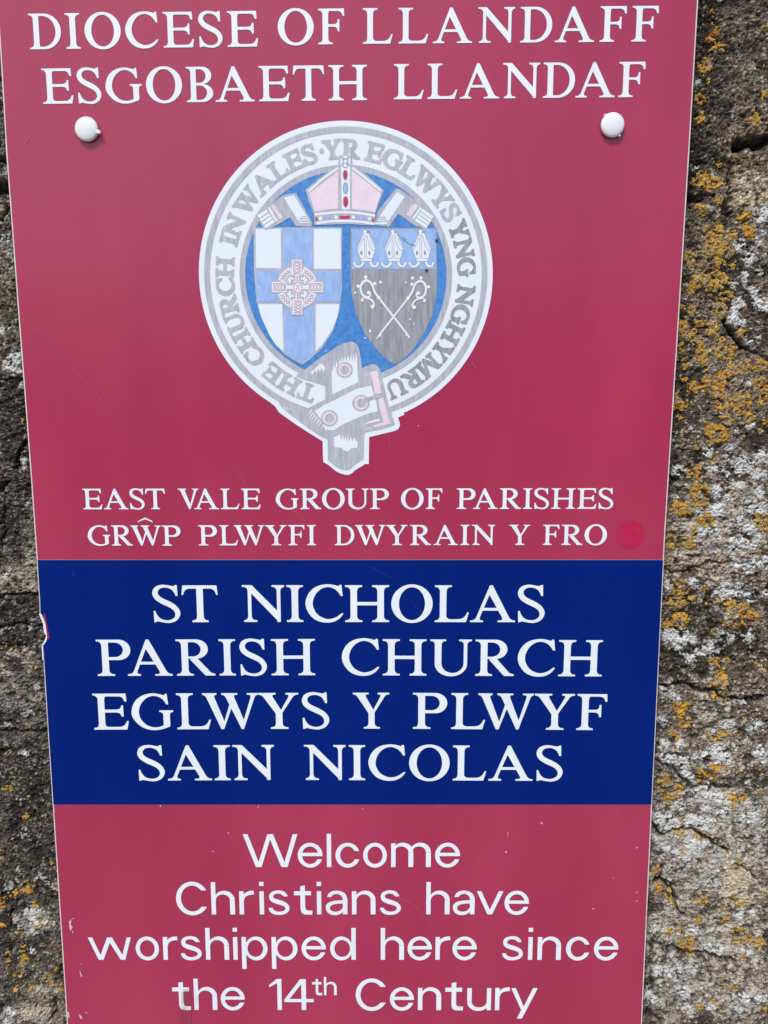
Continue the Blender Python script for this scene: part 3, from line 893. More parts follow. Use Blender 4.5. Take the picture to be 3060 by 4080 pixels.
# the big mitre
mg = Sheet()
mg.poly(H1([(1450, 238), (1330, 310), (1100, 480), (905, 645), (960, 850), (1045, 1060), (1045, 1232)]) + H2([(130, 1215), (400, 1235), (552, 1232), (560, 1040), (610, 900), (650, 800), (700, 665), (620, 585), (400, 390), (178, 238)]), 9)
mg.poly(H1([(1447, 88), (1668, 88), (1668, 255), (1447, 255)]), 9.3)
mg.build('mitre', M['p_grey'], crest)
mw = Sheet()
mw.poly(H1(stroke([(1445, 288), (1200, 462), (952, 678)], 38)), 10)
mw.poly(H2(stroke([(178, 288), (410, 465), (655, 668)], 38)), 10)
mw.poly(H1([(1490, 262), (1638, 262), (1638, 975), (1498, 978)]), 10)
b1 = H1([(1055, 1062), (1300, 1034), (1560, 1022)]) + H2([(320, 1042), (560, 1080)])
b2 = H1([(1078, 1208), (1300, 1174), (1560, 1166)]) + H2([(320, 1180), (545, 1218)])
for b_ in (b1, b2):
    mw.poly(stroke([tuple(p) for p in b_], 36 / 4.1475 * KP), 10)
for x, y, r in ((1150, 1122, 26), (1405, 1102, 24)):
    mw.poly(H1(rectpts(x - r, y - r - 4, x + r, y + r + 4)), 10)
for x, y, r in ((200, 1103, 24), (466, 1130, 22)):
    mw.poly(H2(rectpts(x - r, y - r - 4, x + r, y + r + 4)), 10)
mw.poly(H1([(1475, 130), (1515, 150), (1515, 215), (1475, 238)]), 10)
mw.poly(H1([(1645, 130), (1605, 150), (1605, 215), (1645, 238)]), 10)
mw.poly(H1([(1520, 92), (1598, 92), (1585, 132), (1535, 132)]), 10)
for y in (183, 250):
    mw.poly(H1(ellpts(1560, y, 31, 31, 20)), 11.5)
mw.build('mitre_trim', M['p_white'], crest)
mo = Sheet()
for i_, y in enumerate((183, 250)):
    mo.poly(H1(ellpts(1560, y, 46, 46, 20)), 10.6 + i_ * 0.3)
for g_ in ((1560, 408, 42, 88), (1562, 625, 46, 96), (1565, 850, 46, 96)):
    mo.poly(H1(ellpts(*g_, 28)), 10.7)
mo.build('jewel_setting', M['p_line'], crest)
mp_ = Sheet()
mp_.poly(H1([(1443, 348), (1443, 962), (1300, 975), (1160, 992), (1055, 1012), (1010, 880), (962, 712), (1200, 530)]), 10)
mp_.poly(H2([(175, 340), (175, 972), (330, 985), (460, 1005), (558, 1028), (600, 880), (655, 712), (420, 520)]), 10)
split_build(mp_, 'mitre_panel', M['p_pink'], crest)
mr = Sheet()
for g_ in ((1560, 408, 30, 76), (1565, 850, 34, 84)):
    mr.poly(H1(ellpts(*g_, 28)), 11.5)
mr.poly(H1([(1470, 1085), (1630, 1078), (1640, 1105), (1630, 1128), (1470, 1135), (1458, 1110)]), 10.5)
mr.poly(H1(ellpts(1085, 1132, 20, 30, 16)), 10.5)
mr.poly(H2(ellpts(526, 1152, 19, 30, 16)), 10.5)
split_build(mr, 'red_jewel', M['p_red'], crest)
mb = Sheet()
mb.poly(H1(ellpts(1562, 625, 34, 82, 28)), 11.5)
mb.poly(H1([(1210, 1082), (1360, 1072), (1360, 1124), (1210, 1134)]), 10.5)
mb.poly(H2([(245, 1080), (415, 1092), (415, 1150), (245, 1132)]), 10.5)
split_build(mb, 'blue_jewel', M['p_pale'], crest)

# strap end and buckle
sw = Sheet()
sw.poly(Kz([(712, 350), (728, 425), (742, 330), (765, 385), (768, 290), (795, 345), (815, 265), (835, 325), (838, 235), (862, 300), (872, 225), (893, 300), (907, 212), (930, 295), (942, 205), (960, 300), (972, 200), (992, 300), (1003, 185), (1018, 260), (1026, 545), (880, 610), (722, 690), (715, 420)]), 7)
sw.poly(Kz([(520, 880), (620, 815), (780, 738), (900, 675), (1010, 622), (1100, 597), (1180, 582), (1214, 690), (1255, 800), (1266, 884), (1180, 905), (1100, 930), (950, 995), (850, 1040), (740, 1110), (640, 1105), (600, 1000)]), 7)
for i_, (x, y) in enumerate(((430, 930), (445, 965), (470, 990), (500, 1010), (530, 1040), (560, 1060), (595, 1085), (630, 1100))):
    sw.poly(Kz(stroke([(x, y + 10), (x + 55 - (x - 430) * .15, y - 65 + (x - 430) * .05)], [3, 17], smooth=False)), 7.3 + i_ * .03)
sw.poly(Kz([(466, 430), (540, 358), (598, 320), (635, 360), (647, 418), (632, 385), (612, 425), (598, 372), (575, 425), (560, 378), (535, 435), (515, 400), (490, 465), (482, 430)]), 7)
sw.poly(Kz([(742, 1190), (815, 1158), (830, 1222), (850, 1165), (862, 1222), (882, 1190), (900, 1240), (912, 1170), (925, 1245), (942, 1180), (962, 1240), (985, 1190), (1000, 1240), (1022, 1235), (1020, 1312), (945, 1322), (920, 1350), (890, 1358), (860, 1345), (832, 1316), (745, 1310)]), 7)
sw.poly(Kz([(1105, 1038), (1130, 1015), (1282, 966), (1290, 995)]), 7)
for x in (165, 200, 235, 270):
    sw.poly(Kz([(x - 20, 828 + (x - 165) * .3), (x, 832 + (x - 165) * .35), (x + 12, 885)]), 7)
sw.build('strap', M['p_white'], crest)
bk = Sheet()
for i_, (x, y, r) in enumerate(((868, 398, 98), (1062, 788, 102), (688, 966, 102))):
    bk.poly(Kz(ellpts(x, y, r, r * .95)), 8)
    bk.poly(Kz(ellpts(x + 5, y, r * .50, r * .50)), 9.5)
bk.poly(Kz(stroke([(1075, 775), (1180, 730), (1290, 700)], [70, 42, 60])), 9.7)
bk.poly(Kz([(1245, 775), (1262, 770), (1300, 985), (1275, 985)]), 8.2)
bk.build('eyelet', M['p_grey'], crest)
bp_ = Sheet()
for i_, (x, y, r) in enumerate(((868, 398, 98), (1062, 788, 102), (688, 966, 102))):
    bp_.add([Kz(ellpts(x, y, r * .80, r * .78)), Kz(ellpts(x + 3, y, r * .52, r * .52))], 9)
bp_.poly(Kz([(1168, 420), (1252, 404), (1280, 540), (1306, 670), (1225, 684), (1205, 560)]), 8)
bp_.poly(Kz([(1258, 745), (1322, 718), (1406, 1032), (1212, 1080), (1208, 1050), (1330, 1015), (1295, 890)]), 8)
for x in (1110, 1135, 1155):
    bp_.poly(Kz(stroke([(x, 430), (x + 12, 470)], 8, smooth=False)), 8)
    bp_.poly(Kz(stroke([(x + 15, 1070), (x + 25, 1105)], 8, smooth=False)), 8)
bp_.build('buckle', M['p_pink'], crest)

# ---------------------------------------------------------------- marks on the board
mk = Sheet()
zl, zr = ZM(200, 3180, 1.2474), ZM(1300, 3180, 1.2474)
for pts in ([(95, 612), (108, 598), (104, 625), (112, 640), (102, 658), (96, 640)], [(112, 595), (119, 593), (116, 602)], [(108, 660), (116, 658), (113, 672)], [(147, 852), (153, 866), (161, 884), (154, 887), (149, 870)],
            [(142, 1072), (152, 1075), (162, 1094), (152, 1096)], [(172, 1062), (186, 1062), (184, 1068)], [(80, 1062), (92, 1060), (97, 1075), (90, 1092), (83, 1086)], [(96, 1074), (100, 1084), (95, 1096)],
            [(1028, 48), (1038, 32), (1040, 36), (1032, 50)], [(545, 34), (551, 34), (551, 42), (546, 41)], [(883, 168), (889, 168), (889, 176), (884, 176)], [(1552, 46), (1557, 46), (1556, 54)]):
    mk.poly(zl(pts), 6)
for pts in ([(1062, 116), (1072, 120), (1078, 128), (1068, 128)], [(887, 264), (896, 262), (898, 270), (890, 273)], [(180, 46), (184, 46), (184, 54), (180, 54)], [(900, 168), (904, 168), (902, 200)], [(1535, 470), (1548, 460), (1540, 472)], [(1538, 508), (1546, 508), (1542, 514)]):
    mk.poly(zr(pts), 6)
random.seed(5)
for k in range(9):
    u, w_ = random.uniform(60, 2640), random.choice([random.uniform(250, 2200), random.uniform(3240, 4060)])
    if not (180 + w_ * .02 < u < 2560): continue
    r = random.uniform(1.6, 3.4)
    mk.poly([PX(u + x, w_ + y) for x, y in [(r * math.cos(a), r * random.uniform(.6, 1.2) * math.sin(a)) for a in np.linspace(0, 5.5, 7)]], 5.7)
split_build(mk, 'paint_chip', M['scuff'], sign)
hs = Sheet()
for i_, (pts, w_) in enumerate((([(90, 1250), (300, 1480), (470, 1665)], 1.6), ([(92, 960), (105, 1000), (115, 1035)], 1.8), ([(930, 1865), (960, 1900), (975, 1925)], 2), ([(1545, 1720), (1556, 1790)], 1.6),
                 ([(1090, 1960), (1160, 2020), (1240, 2110)], 2), ([(1380, 2140), (1470, 2205)], 2), ([(672, 3214), (640, 3250)], 1.8), ([(1500, 3540), (1640, 3600), (1700, 3660), (1750, 3690)], 2.2), ([(2075, 770), (2050, 830)], 2), ([(1880, 1440), (1895, 1465)], 4),
                 ([(190, 250), (175, 270)], 3), ([(100, 580), (120, 545)], 3))):
    hs.poly([PX(*p) for p in stroke(pts, w_)], 4.1 + i_ * 0.02)
split_build(hs, 'scratch', M['hair'], sign)
hb = Sheet()
for i_, (pts, w_) in enumerate((([(1480, 2260), (1560, 2300)], 1.5), ([(1640, 2400), (1680, 2440)], 1.5), ([(290, 2282), (297, 2296)], 4))):
    hb.poly([PX(*p) for p in stroke(pts, w_)], 4.1 + i_ * 0.02)
split_build(hb, 'scratch', M['hairb'], sign)
rd = Sheet()
zz = ZM(660, 3860, 3.318)
rd.poly(zz([(215, 545), (330, 540), (345, 620), (330, 1300), (190, 1300), (185, 640)]), 4.4)
rd.poly(zz([(240, 300), (330, 300), (345, 420), (335, 485), (245, 485)]), 4.4)
split_build(rd, 'rust_drip', M['rust'], sign)
pt_ = Sheet()
pt_.poly(ellpts(*PX(2510, 2131), 57 * 0.000216, 57 * 0.000216, 48), 3.2)
pt_.build('round_mark', M['patch'], sign)
tn = Sheet()
zt = ZM(120, 2400, 10.05)
tn.poly(zt([(565, 430), (600, 450), (660, 800), (720, 1100), (785, 1430), (740, 1475), (690, 1400), (650, 1100), (620, 850), (560, 690), (515, 590)]), 6, 0.0002)
tn.build('torn_film', M['redtorn'], sign)
tw = Sheet()
tw.poly(zt([(355, 470), (420, 432), (470, 480), (510, 590), (565, 670), (620, 830), (660, 1060), (690, 1240), (700, 1340), (670, 1500), (640, 1570), (520, 1730), (480, 1700), (590, 1530), (640, 1400), (650, 1300), (570, 1230), (540, 1000), (530, 850), (440, 650), (400, 540)]), 5.5, 0.0003)
tw.poly(zt([(470, 1740), (510, 1720), (530, 2000), (545, 2300), (500, 2300), (485, 2000)]), 5.4)
tw.build('torn_edge', M['white'], sign)
fs = Sheet()
for i_, (x, y, r) in enumerate(((1490, 287, 26), (1322, 778, 25))):
    fs.poly(HM(ellpts(x, y, r, r * .85, 14)), 14)
split_build(fs, 'fly_speck', M['speck'], crest)
sm = Sheet()
sm.poly(HM([(640, 25), (700, 60), (745, 120), (720, 130), (660, 70)]), 12)
sm.poly(HM([(850, 170), (960, 225), (1010, 290), (1090, 330), (1170, 385), (1120, 370), (1040, 345), (960, 290), (880, 220)]), 12)
split_build(sm, 'smear', M['smear'], crest)

# ---------------------------------------------------------------- screw caps
def screw_cap(px, py, r_px, nubs):
    x, z_ = PX(px, py)
    k = 0.000202
    r = r_px * k * 0.985
    prof = [(0.80, 0.0), (0.80, 0.13), (0.97, 0.15), (1.0, 0.18), (1.0, 0.31), (0.985, 0.37), (0.94, 0.43), (0.84, 0.48), (0.70, 0.52), (0.50, 0.552), (0.25, 0.572), (0.0, 0.578)]
    v_, f_ = [], []
    N = 48
    for pr, ph in prof[:-1]:
        v_ += [(r * pr * math.cos(2 * math.pi * i / N), -r * ph, r * pr * math.sin(2 * math.pi * i / N)) for i in range(N)]
    v_.append((0, -r * prof[-1][1], 0))
    R_ = len(prof) - 1
    for a in range(R_ - 1):
        for i in range(N):
            j = (i + 1) % N
            f_.append((a * N + i, a * N + j, (a + 1) * N + j, (a + 1) * N + i))
    for i in range(N):
        f_.append(((R_ - 1) * N + i, (R_ - 1) * N + (i + 1) % N, R_ * N))
    c = link_mesh('screw_cap', v_, f_, M['cap'], sign, smooth=True)
    c.location = (x, -0.0001, z_)
    for ang, L_, w_, h0, h1 in nubs:
        e = np.array([math.cos(ang), math.sin(ang)]); n_ = np.array([-e[1], e[0]])
        vv = []
        for rr, ww in ((0.86, 1.0), (1.0, 1.0), (1 + L_, 0.92), (1 + L_ + 0.03, 0.6)):
            for s_, hh in ((-1, h0), (1, h0), (1, h1), (-1, h1)):
                p = e * rr * r + n_ * s_ * w_ * r * ww
                vv.append((p[0], -hh * r, p[1]))
        ff = [(0, 3, 2, 1), (12, 13, 14, 15)]
        for a in range(3):
            for i in range(4):
                j = (i + 1) % 4
                ff.append((a * 4 + i, a * 4 + j, a * 4 + 4 + j, a * 4 + 4 + i))
        link_mesh('tab', vv, ff, M['cap'], c)
    return c
screw_cap(350.5, 519, 46.5, [(math.radians(-14), 0.23, 0.15, 0.30, 0.50)])
screw_cap(2436.8, 502.5, 47, [(math.radians(133), 0.07, 0.13, 0.22, 0.44), (math.radians(-54), 0.08, 0.08, 0.1, 0.36)])

# ---------------------------------------------------------------- the rubble wall behind: one weathered surface with two kinds of lichen on it
def h2(ix, iy, seed):
    h = (ix.astype(np.int64) * 374761393 + iy.astype(np.int64) * 668265263 + seed * 974634721) & 0xFFFFFFFF
    h = ((h ^ (h >> 13)) * 1274126177) & 0xFFFFFFFF
    return ((h ^ (h >> 16)) & 0xFFFFFF).astype(np.float32) / np.float32(16777215.0)

def vnoise(x, y, seed):
    ix, iy = np.floor(x), np.floor(y)
    fx, fy = (x - ix).astype(np.float32), (y - iy).astype(np.float32)
    ix, iy = ix.astype(np.int64), iy.astype(np.int64)
    fx, fy = fx * fx * (3 - 2 * fx), fy * fy * (3 - 2 * fy)
    a, b, c, d = h2(ix, iy, seed), h2(ix + 1, iy, seed), h2(ix, iy + 1, seed), h2(ix + 1, iy + 1, seed)
    return (a + (b - a) * fx) * (1 - fy) + (c + (d - c) * fx) * fy

def fbm(x, y, size, octs, seed, gain=0.55):
    """-1..1, largest features of the given size (mm)"""
    r, amp, tot = 0.0, 1.0, 0.0
    for k in range(octs):
        s = 2.03 ** k / size
        ca, sa = math.cos(1.1 * k + seed), math.sin(1.1 * k + seed)
        r = r + amp * (vnoise((x * ca - y * sa) * s + 17.3 * k, (x * sa + y * ca) * s - 9.1 * k, seed * 31 + k) * 2 - 1)
        tot += amp
        amp *= gain
    return r / tot

def worley(x, y, size, seed):
    """distance to the nearest of scattered points, and a random value for it"""
    X, Y = x / size, y / size
    ix, iy = np.floor(X).astype(np.int64), np.floor(Y).astype(np.int64)
    best = np.full(X.shape, 9.0, np.float32)
    val = np.zeros(X.shape, np.float32)
    for dx in (-1, 0, 1):
        for dy in (-1, 0, 1):
            jx, jy = ix + dx, iy + dy
            d = np.hypot(jx + h2(jx, jy, seed) - X, jy + h2(jx, jy, seed + 7) - Y).astype(np.float32)
            m = d < best
            best[m] = d[m]
            val[m] = h2(jx, jy, seed + 13)[m]
    return best, val

def sstep(a, b, x):
    t = np.clip((x - a) / (b - a), 0, 1)
    return t * t * (3 - 2 * t)

WY = 0.016                                      # mean face of the wall, behind the board's back
FINE = 0.00052
xl0, xl1 = PX(-25, 0, WY)[0], PX(300, 4080, WY)[0]
xr0, xr1 = PX(2540, 4080, WY)[0], PX(3090, 0, WY)[0]
xl0 = min(xl0, PX(-25, 4080, WY)[0]); xr1 = max(xr1, PX(3090, 4080, WY)[0])
zt0, zt1 = PX(0, 4110, WY)[1], PX(0, -40, WY)[1]
GROUND = -1.35
def spread(a, b, st_):
    return np.linspace(a, b, max(2, int(abs(b - a) / st_)), endpoint=False)
def grade(a, b, s0, s1):
    """spacing growing from s0 at a to s1 at b"""
    out, x, s = [], a, s0
    while x < b:
        out.append(x)
        x += s
        s = min(s * 1.12, s1)
    return np.array(out + [b])
xs = np.concatenate([-grade(-xl0, 0.85, FINE, 0.0045)[::-1][:-1], spread(xl0, xl1, FINE), spread(xl1, xr0, 0.004), spread(xr0, xr1, FINE), grade(xr1, 0.85, FINE, 0.0045)])
zs = np.concatenate([-grade(-zt0, -GROUND + 0.02, FINE, 0.02)[::-1][:-1], spread(zt0, zt1, FINE), grade(zt1, 0.75, FINE, 0.007)])
NX, NZ = len(xs), len(zs)
XX, ZZ = np.meshgrid(xs, zs)
x_, z_ = XX.ravel(), ZZ.ravel()
xm, zm = x_ * 1000, z_ * 1000                    # millimetres
# where the surveyed photograph shows each point of the wall
dY = WY - CAM[1]
dep = dY * ct - (z_ - CAM[2]) * st
uu = (1530 + F_PX * x_ / dep).astype(np.float32)
vv_ = (2040 - F_PX * (dY * st + (z_ - CAM[2]) * ct) / dep).astype(np.float32)
# points far outside the survey must not repeat its stains
n1, n2, n3 = fbm(xm, zm, 9, 4, 3), fbm(xm, zm, 9, 4, 4), fbm(xm, zm, 2.6, 3, 5)
wu, wv = uu + 22 * n1 + 10 * n3, vv_ + 22 * n2 + 10 * fbm(xm, zm, 2.6, 3, 6)
big, mid_ = fbm(xm, zm, 70, 4, 11), fbm(xm, zm, 18, 4, 12)
fine = fbm(xm, zm, 2.2, 3, 13, 0.65)
strat = fbm(xm * 0.16, zm, 6.0, 4, 14, 0.6)
gd, gv = worley(xm + 0.5 * n3, zm + 0.5 * n1, 1.55, 21)
gd2, gv2 = worley(xm, zm * 1.2, 3.3, 22)
# crinkled crust: ridges of two sizes
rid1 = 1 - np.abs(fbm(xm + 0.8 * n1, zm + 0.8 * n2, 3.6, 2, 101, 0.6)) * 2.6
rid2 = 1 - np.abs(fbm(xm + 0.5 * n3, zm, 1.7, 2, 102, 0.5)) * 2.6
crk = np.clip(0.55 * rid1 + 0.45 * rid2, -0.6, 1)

def ellm(cu, cv, ru, rv, soft=0.5):
    d = np.hypot((wu - cu) / ru, (wv - cv) / rv)
    return 1 - sstep(1 - soft, 1 + soft, d)

def polyd(pts):
    """distance in photo pixels to a broken line"""
    d = np.full(wu.shape, 1e6, np.float32)
    for (x1, y1), (x2, y2) in zip(pts[:-1], pts[1:]):
        ex, ey = x2 - x1, y2 - y1
        t = np.clip(((wu - x1) * ex + (wv - y1) * ey) / (ex * ex + ey * ey), 0, 1)
        d = np.minimum(d, np.hypot(wu - x1 - t * ex, wv - y1 - t * ey))
    return d

# --- relief in millimetres (towards the viewer positive)
hgt = 3.0 * big + 2.2 * mid_
stratm = np.clip(ellm(2790, 2260, 340, 210) + 0.8 * ellm(2800, 2800, 330, 260) + 0.8 * ellm(2800, 3150, 330, 160) + 0.25, 0, 1)
hgt += (1.6 * stratm + 0.4) * strat
hgt += 0.75 * fine + 0.6 * (0.55 - gd) + 0.7 * (0.5 - gd2) * (gv2 > 0.35) - 0.9 * crk
pits = sstep(0.30, 0.62, fbm(xm, zm, 4.2, 3, 31) + 0.15 * n3)
hgt -= 2.0 * pits
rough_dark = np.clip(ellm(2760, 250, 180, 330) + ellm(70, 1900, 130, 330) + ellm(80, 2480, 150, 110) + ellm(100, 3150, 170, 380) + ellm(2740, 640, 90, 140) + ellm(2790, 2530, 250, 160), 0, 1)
hgt += rough_dark * (0.7 * (gd - 0.5) * -1 + 0.6 * fine)
clump = fbm(xm, zm * 1.3, 7.5, 4, 111, 0.62)
dkc = sstep(0.14, 0.40, clump + 0.10 * n3)
hgt -= 1.3 * dkc
CR = [  # joints and cracks: line, half width px, depth mm
 ([(2945, 575), (2985, 560), (3020, 562), (3080, 540)], 22, 16), ([(2935, 585), (2925, 640), (2905, 720), (2900, 850)], 9, 6),
 ([(2700, 775), (2745, 790), (2790, 785)], 13, 8), ([(2640, 790), (2735, 770)], 9, 6), ([(2885, 1268), (2912, 1330), (2935, 1360), (2968, 1390)], 9, 12), ([(2968, 1390), (3060, 1440)], 6, 3),
 ([(2620, 2735), (2720, 2725), (2760, 2745), (2850, 2762), (2930, 2785), (3080, 2770)], 7, 8), ([(2630, 2260), (2700, 2290), (2820, 2250), (2960, 2235), (3080, 2250)], 5, 4),
 ([(2900, 2345), (3000, 2370), (3080, 2340)], 6, 4), ([(2640, 3045), (2690, 3055), (2740, 3130), (2900, 3145)], 9, 6), ([(2600, 3300), (2640, 3325), (2680, 3310), (2740, 3305), (2810, 3330), (2890, 3385)], 8, 9),
 ([(2610, 3520), (2640, 3490), (2640, 3450)], 7, 7), ([(2620, 3490), (2680, 3540), (2700, 3610), (2715, 3640)], 7, 8), ([(2930, 3445), (2985, 3470), (3015, 3500)], 6, 6), ([(2590, 3770), (2700, 3790), (2830, 3810), (2930, 3830)], 10, 5),
 ([(2650, 720), (2690, 560)], 5, 2), ([(2660, 1900), (2720, 1960)], 6, 5), ([(2800, 1960), (2850, 2000)], 8, 6),
 ([(-60, 765), (0, 750), (28, 755)], 30, 18), ([(28, 830), (12, 860), (-30, 890)], 7, 10), ([(-30, 632), (24, 636)], 6, 6),
 ([(-20, 1500), (30, 1505), (90, 1500)], 6, 5), ([(105, 1765), (80, 1795), (70, 1860)], 6, 8), ([(0, 1960), (15, 1930)], 8, 8), ([(15, 2020), (12, 2160)], 7, 6),
 ([(-30, 2375), (60, 2375), (150, 2362)], 6, 6), ([(-20, 2500), (100, 2490), (160, 2480)], 6, 6), ([(-20, 2560), (150, 2590)], 6, 4), ([(-20, 2920), (190, 2915)], 9, 5), ([(-20, 2990), (90, 2985)], 6, 4),
 ([(38, 3630), (36, 3690)], 6, 10), ([(0, 3570), (18, 3600)], 6, 6), ([(-20, 4030), (5, 4025)], 14, 10), ([(200, 4060), (225, 3990)], 14, 5), ([(2560, 3930), (2620, 3900)], 10, 5), ([(2570, 4040), (2640, 4070)], 12, 6)]
crack = np.zeros_like(wu)
for pts, w, dpt in CR:
    k = np.exp(-(polyd(pts) / w) ** 2)
    hgt -= dpt * k
    crack = np.maximum(crack, k * min(1, dpt / 9))
# the rest of the wall away from the survey: irregular courses of stone with recessed joints
far = sstep(120, 420, np.maximum(np.maximum(-uu, uu - 3060), np.maximum(-vv_, vv_ - 4080)))
row = np.floor((zm + 12 * big) / 105.0)
jx = (xm + 9 * mid_ + 61 * row) / (170 + 70 * h2(row, row * 0 + 3, 5))
ed = np.minimum(np.abs(((zm + 12 * big) / 105.0) % 1 - 0.5) * -105 + 52.5, np.abs(jx % 1 - 0.5) * -190 + 95)
hgt -= far * 9 * np.exp(-(np.maximum(ed, 0) / 6.0) ** 2)
hgt += far * 3 * (h2(row, np.floor(jx), 9) - 0.5)
# keep clear of the board's back
hgt = np.where((x_ > xl1 - 0.05) & (x_ < xr0 + 0.05) | True, np.minimum(hgt, 9.0), hgt)

# --- colour of the stone, with crevice shade painted in
def C(*c): return np.array(c, np.float32)
DARK, MIDC, PALE, TAN, CREAM, GREY, OLIVE = C(.046, .039, .034), C(.15, .130, .112), C(.36, .335, .295), C(.235, .185, .14), C(.44, .385, .30), C(.30, .30, .29), C(.16, .145, .075)
def mixc(a, b, t): return a + (b - a) * np.clip(t, 0, 1)[:, None]
col = np.repeat(MIDC[None], len(x_), 0)
col = mixc(col, DARK, sstep(-0.1, 0.5, -mid_ - 0.4 * n1))
col = mixc(col, TAN, 0.45 * sstep(0.1, 0.6, fbm(xm, zm, 30, 3, 41)))
ZONES = [(2760, 300, 150, 330, DARK, .55), (2700, 620, 100, 150, DARK, .6), (2990, 240, 90, 250, C(.10, .092, .082), .55), (2900, 330, 90, 200, MIDC, .4), (2985, 655, 70, 55, OLIVE, .85), (2990, 760, 80, 75, CREAM, .75), (2915, 640, 20, 150, TAN, .6), (3010, 450, 60, 120, MIDC, .5),
         (2680, 1110, 70, 60, DARK, .6), (2700, 1640, 110, 110, DARK, .75), (2860, 1440, 90, 60, MIDC, .6), (2960, 1320, 90, 70, MIDC, .6), (2680, 2090, 80, 70, TAN, .7), (2790, 2235, 240, 70, TAN, .8), (2900, 2050, 180, 180, PALE, .45),
         (2760, 2420, 140, 70, DARK, .5), (2790, 2640, 220, 120, DARK, .35), (2680, 2640, 120, 60, DARK, .35), (2930, 2700, 140, 110, MIDC, .4), (2900, 2900, 160, 60, MIDC, .4), (2990, 3000, 90, 60, TAN, .4), (2800, 3120, 220, 30, DARK, .6), (2830, 3165, 130, 28, PALE, .8),
         (2850, 3300, 260, 160, GREY, .55), (2760, 3420, 170, 120, GREY, .5), (2930, 3510, 90, 110, CREAM, .65), (2930, 3380, 80, 40, CREAM, .4), (2770, 3500, 120, 90, DARK, .35), (2690, 3700, 100, 60, PALE, .4), (2850, 3760, 150, 60, PALE, .5), (2650, 3810, 110, 50, DARK, .6),
         (2830, 3880, 150, 80, MIDC, .3), (2990, 3960, 90, 130, PALE, .5), (2680, 3960, 110, 110, GREY, .35), (2580, 3950, 40, 100, DARK, .6),
         (20, 690, 50, 40, OLIVE, .5), (20, 690, 40, 45, PALE, .4), (12, 845, 30, 50, CREAM, .5), (30, 1000, 50, 60, PALE, .4), (40, 1160, 60, 110, TAN, .6), (40, 1230, 60, 50, OLIVE, .5), (20, 1400, 40, 40, TAN, .6), (70, 1290, 40, 40, MIDC, .6),
         (70, 1700, 90, 190, DARK, .6), (60, 2080, 90, 130, DARK, .45), (125, 2180, 40, 130, PALE, .45), (90, 2310, 100, 60, CREAM, .55), (80, 2440, 120, 60, DARK, .85), (70, 2560, 120, 40, DARK, .5), (110, 2760, 110, 60, PALE, .4), (30, 2790, 50, 60, GREY, .4), (110, 2960, 110, 40, DARK, .3),
         (80, 3070, 150, 70, DARK, .5), (100, 3250, 160, 130, DARK, .35), (170, 3450, 80, 120, DARK, .5), (120, 3560, 60, 40, TAN, .3), (130, 3660, 80, 50, GREY, .5), (60, 3920, 60, 50, DARK, .7), (170, 3940, 80, 50, CREAM, .4), (140, 4040, 110, 45, CREAM, .7), (30, 4060, 40, 40, GREY, .7)]
for cu, cv, ru, rv, c, k in ZONES:
    col = mixc(col, c, k * ellm(cu, cv, ru, rv))
# grains: pale and dark crumbs
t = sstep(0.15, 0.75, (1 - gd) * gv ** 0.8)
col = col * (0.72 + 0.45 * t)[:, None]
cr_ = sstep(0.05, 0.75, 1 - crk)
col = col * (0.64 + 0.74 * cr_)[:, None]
pale_g = sstep(0.72, 0.95, gv) * sstep(0.55, 0.30, gd + 0.18 * n3) * sstep(-0.2, 0.4, mid_ + n1)
col = mixc(col, PALE * 1.1, 0.65 * pale_g)
pg2 = sstep(0.80, 0.9, gv2) * sstep(0.42, 0.25, gd2 + 0.2 * n3)
col = mixc(col, PALE * 1.25, 0.6 * pg2)
lowp = np.clip(ellm(2830, 3500, 330, 640) + 0.8 * ellm(2870, 2080, 260, 260) + 0.35 * ellm(2850, 2600, 300, 300) + 0.25 * ellm(90, 3000, 200, 1000), 0, 1)
col = mixc(col, C(.37, .37, .355), sstep(0.32 - 0.58 * lowp, 0.66 - 0.36 * lowp, fbm(xm, zm, 4.6, 4, 51, 0.65) + 0.2 * n1) * (0.45 + 0.5 * cr_))
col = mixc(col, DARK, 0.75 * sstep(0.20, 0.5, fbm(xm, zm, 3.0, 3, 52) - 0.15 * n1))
col = mixc(col, DARK * 0.9, 0.66 * dkc)  # these three paint the shade of hollows, pits and cracks into the colour
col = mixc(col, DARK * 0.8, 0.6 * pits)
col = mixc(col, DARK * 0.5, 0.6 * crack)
col *= (1 + 0.25 * fine)[:, None]
col *= np.clip((col.mean(1) / 0.15 + 0.02) ** 0.26, 0.45, 1.3)[:, None]
col *= (1 - 0.36 * np.clip(rough_dark + sstep(300, 200, uu) * 0.7, 0, 1))[:, None]

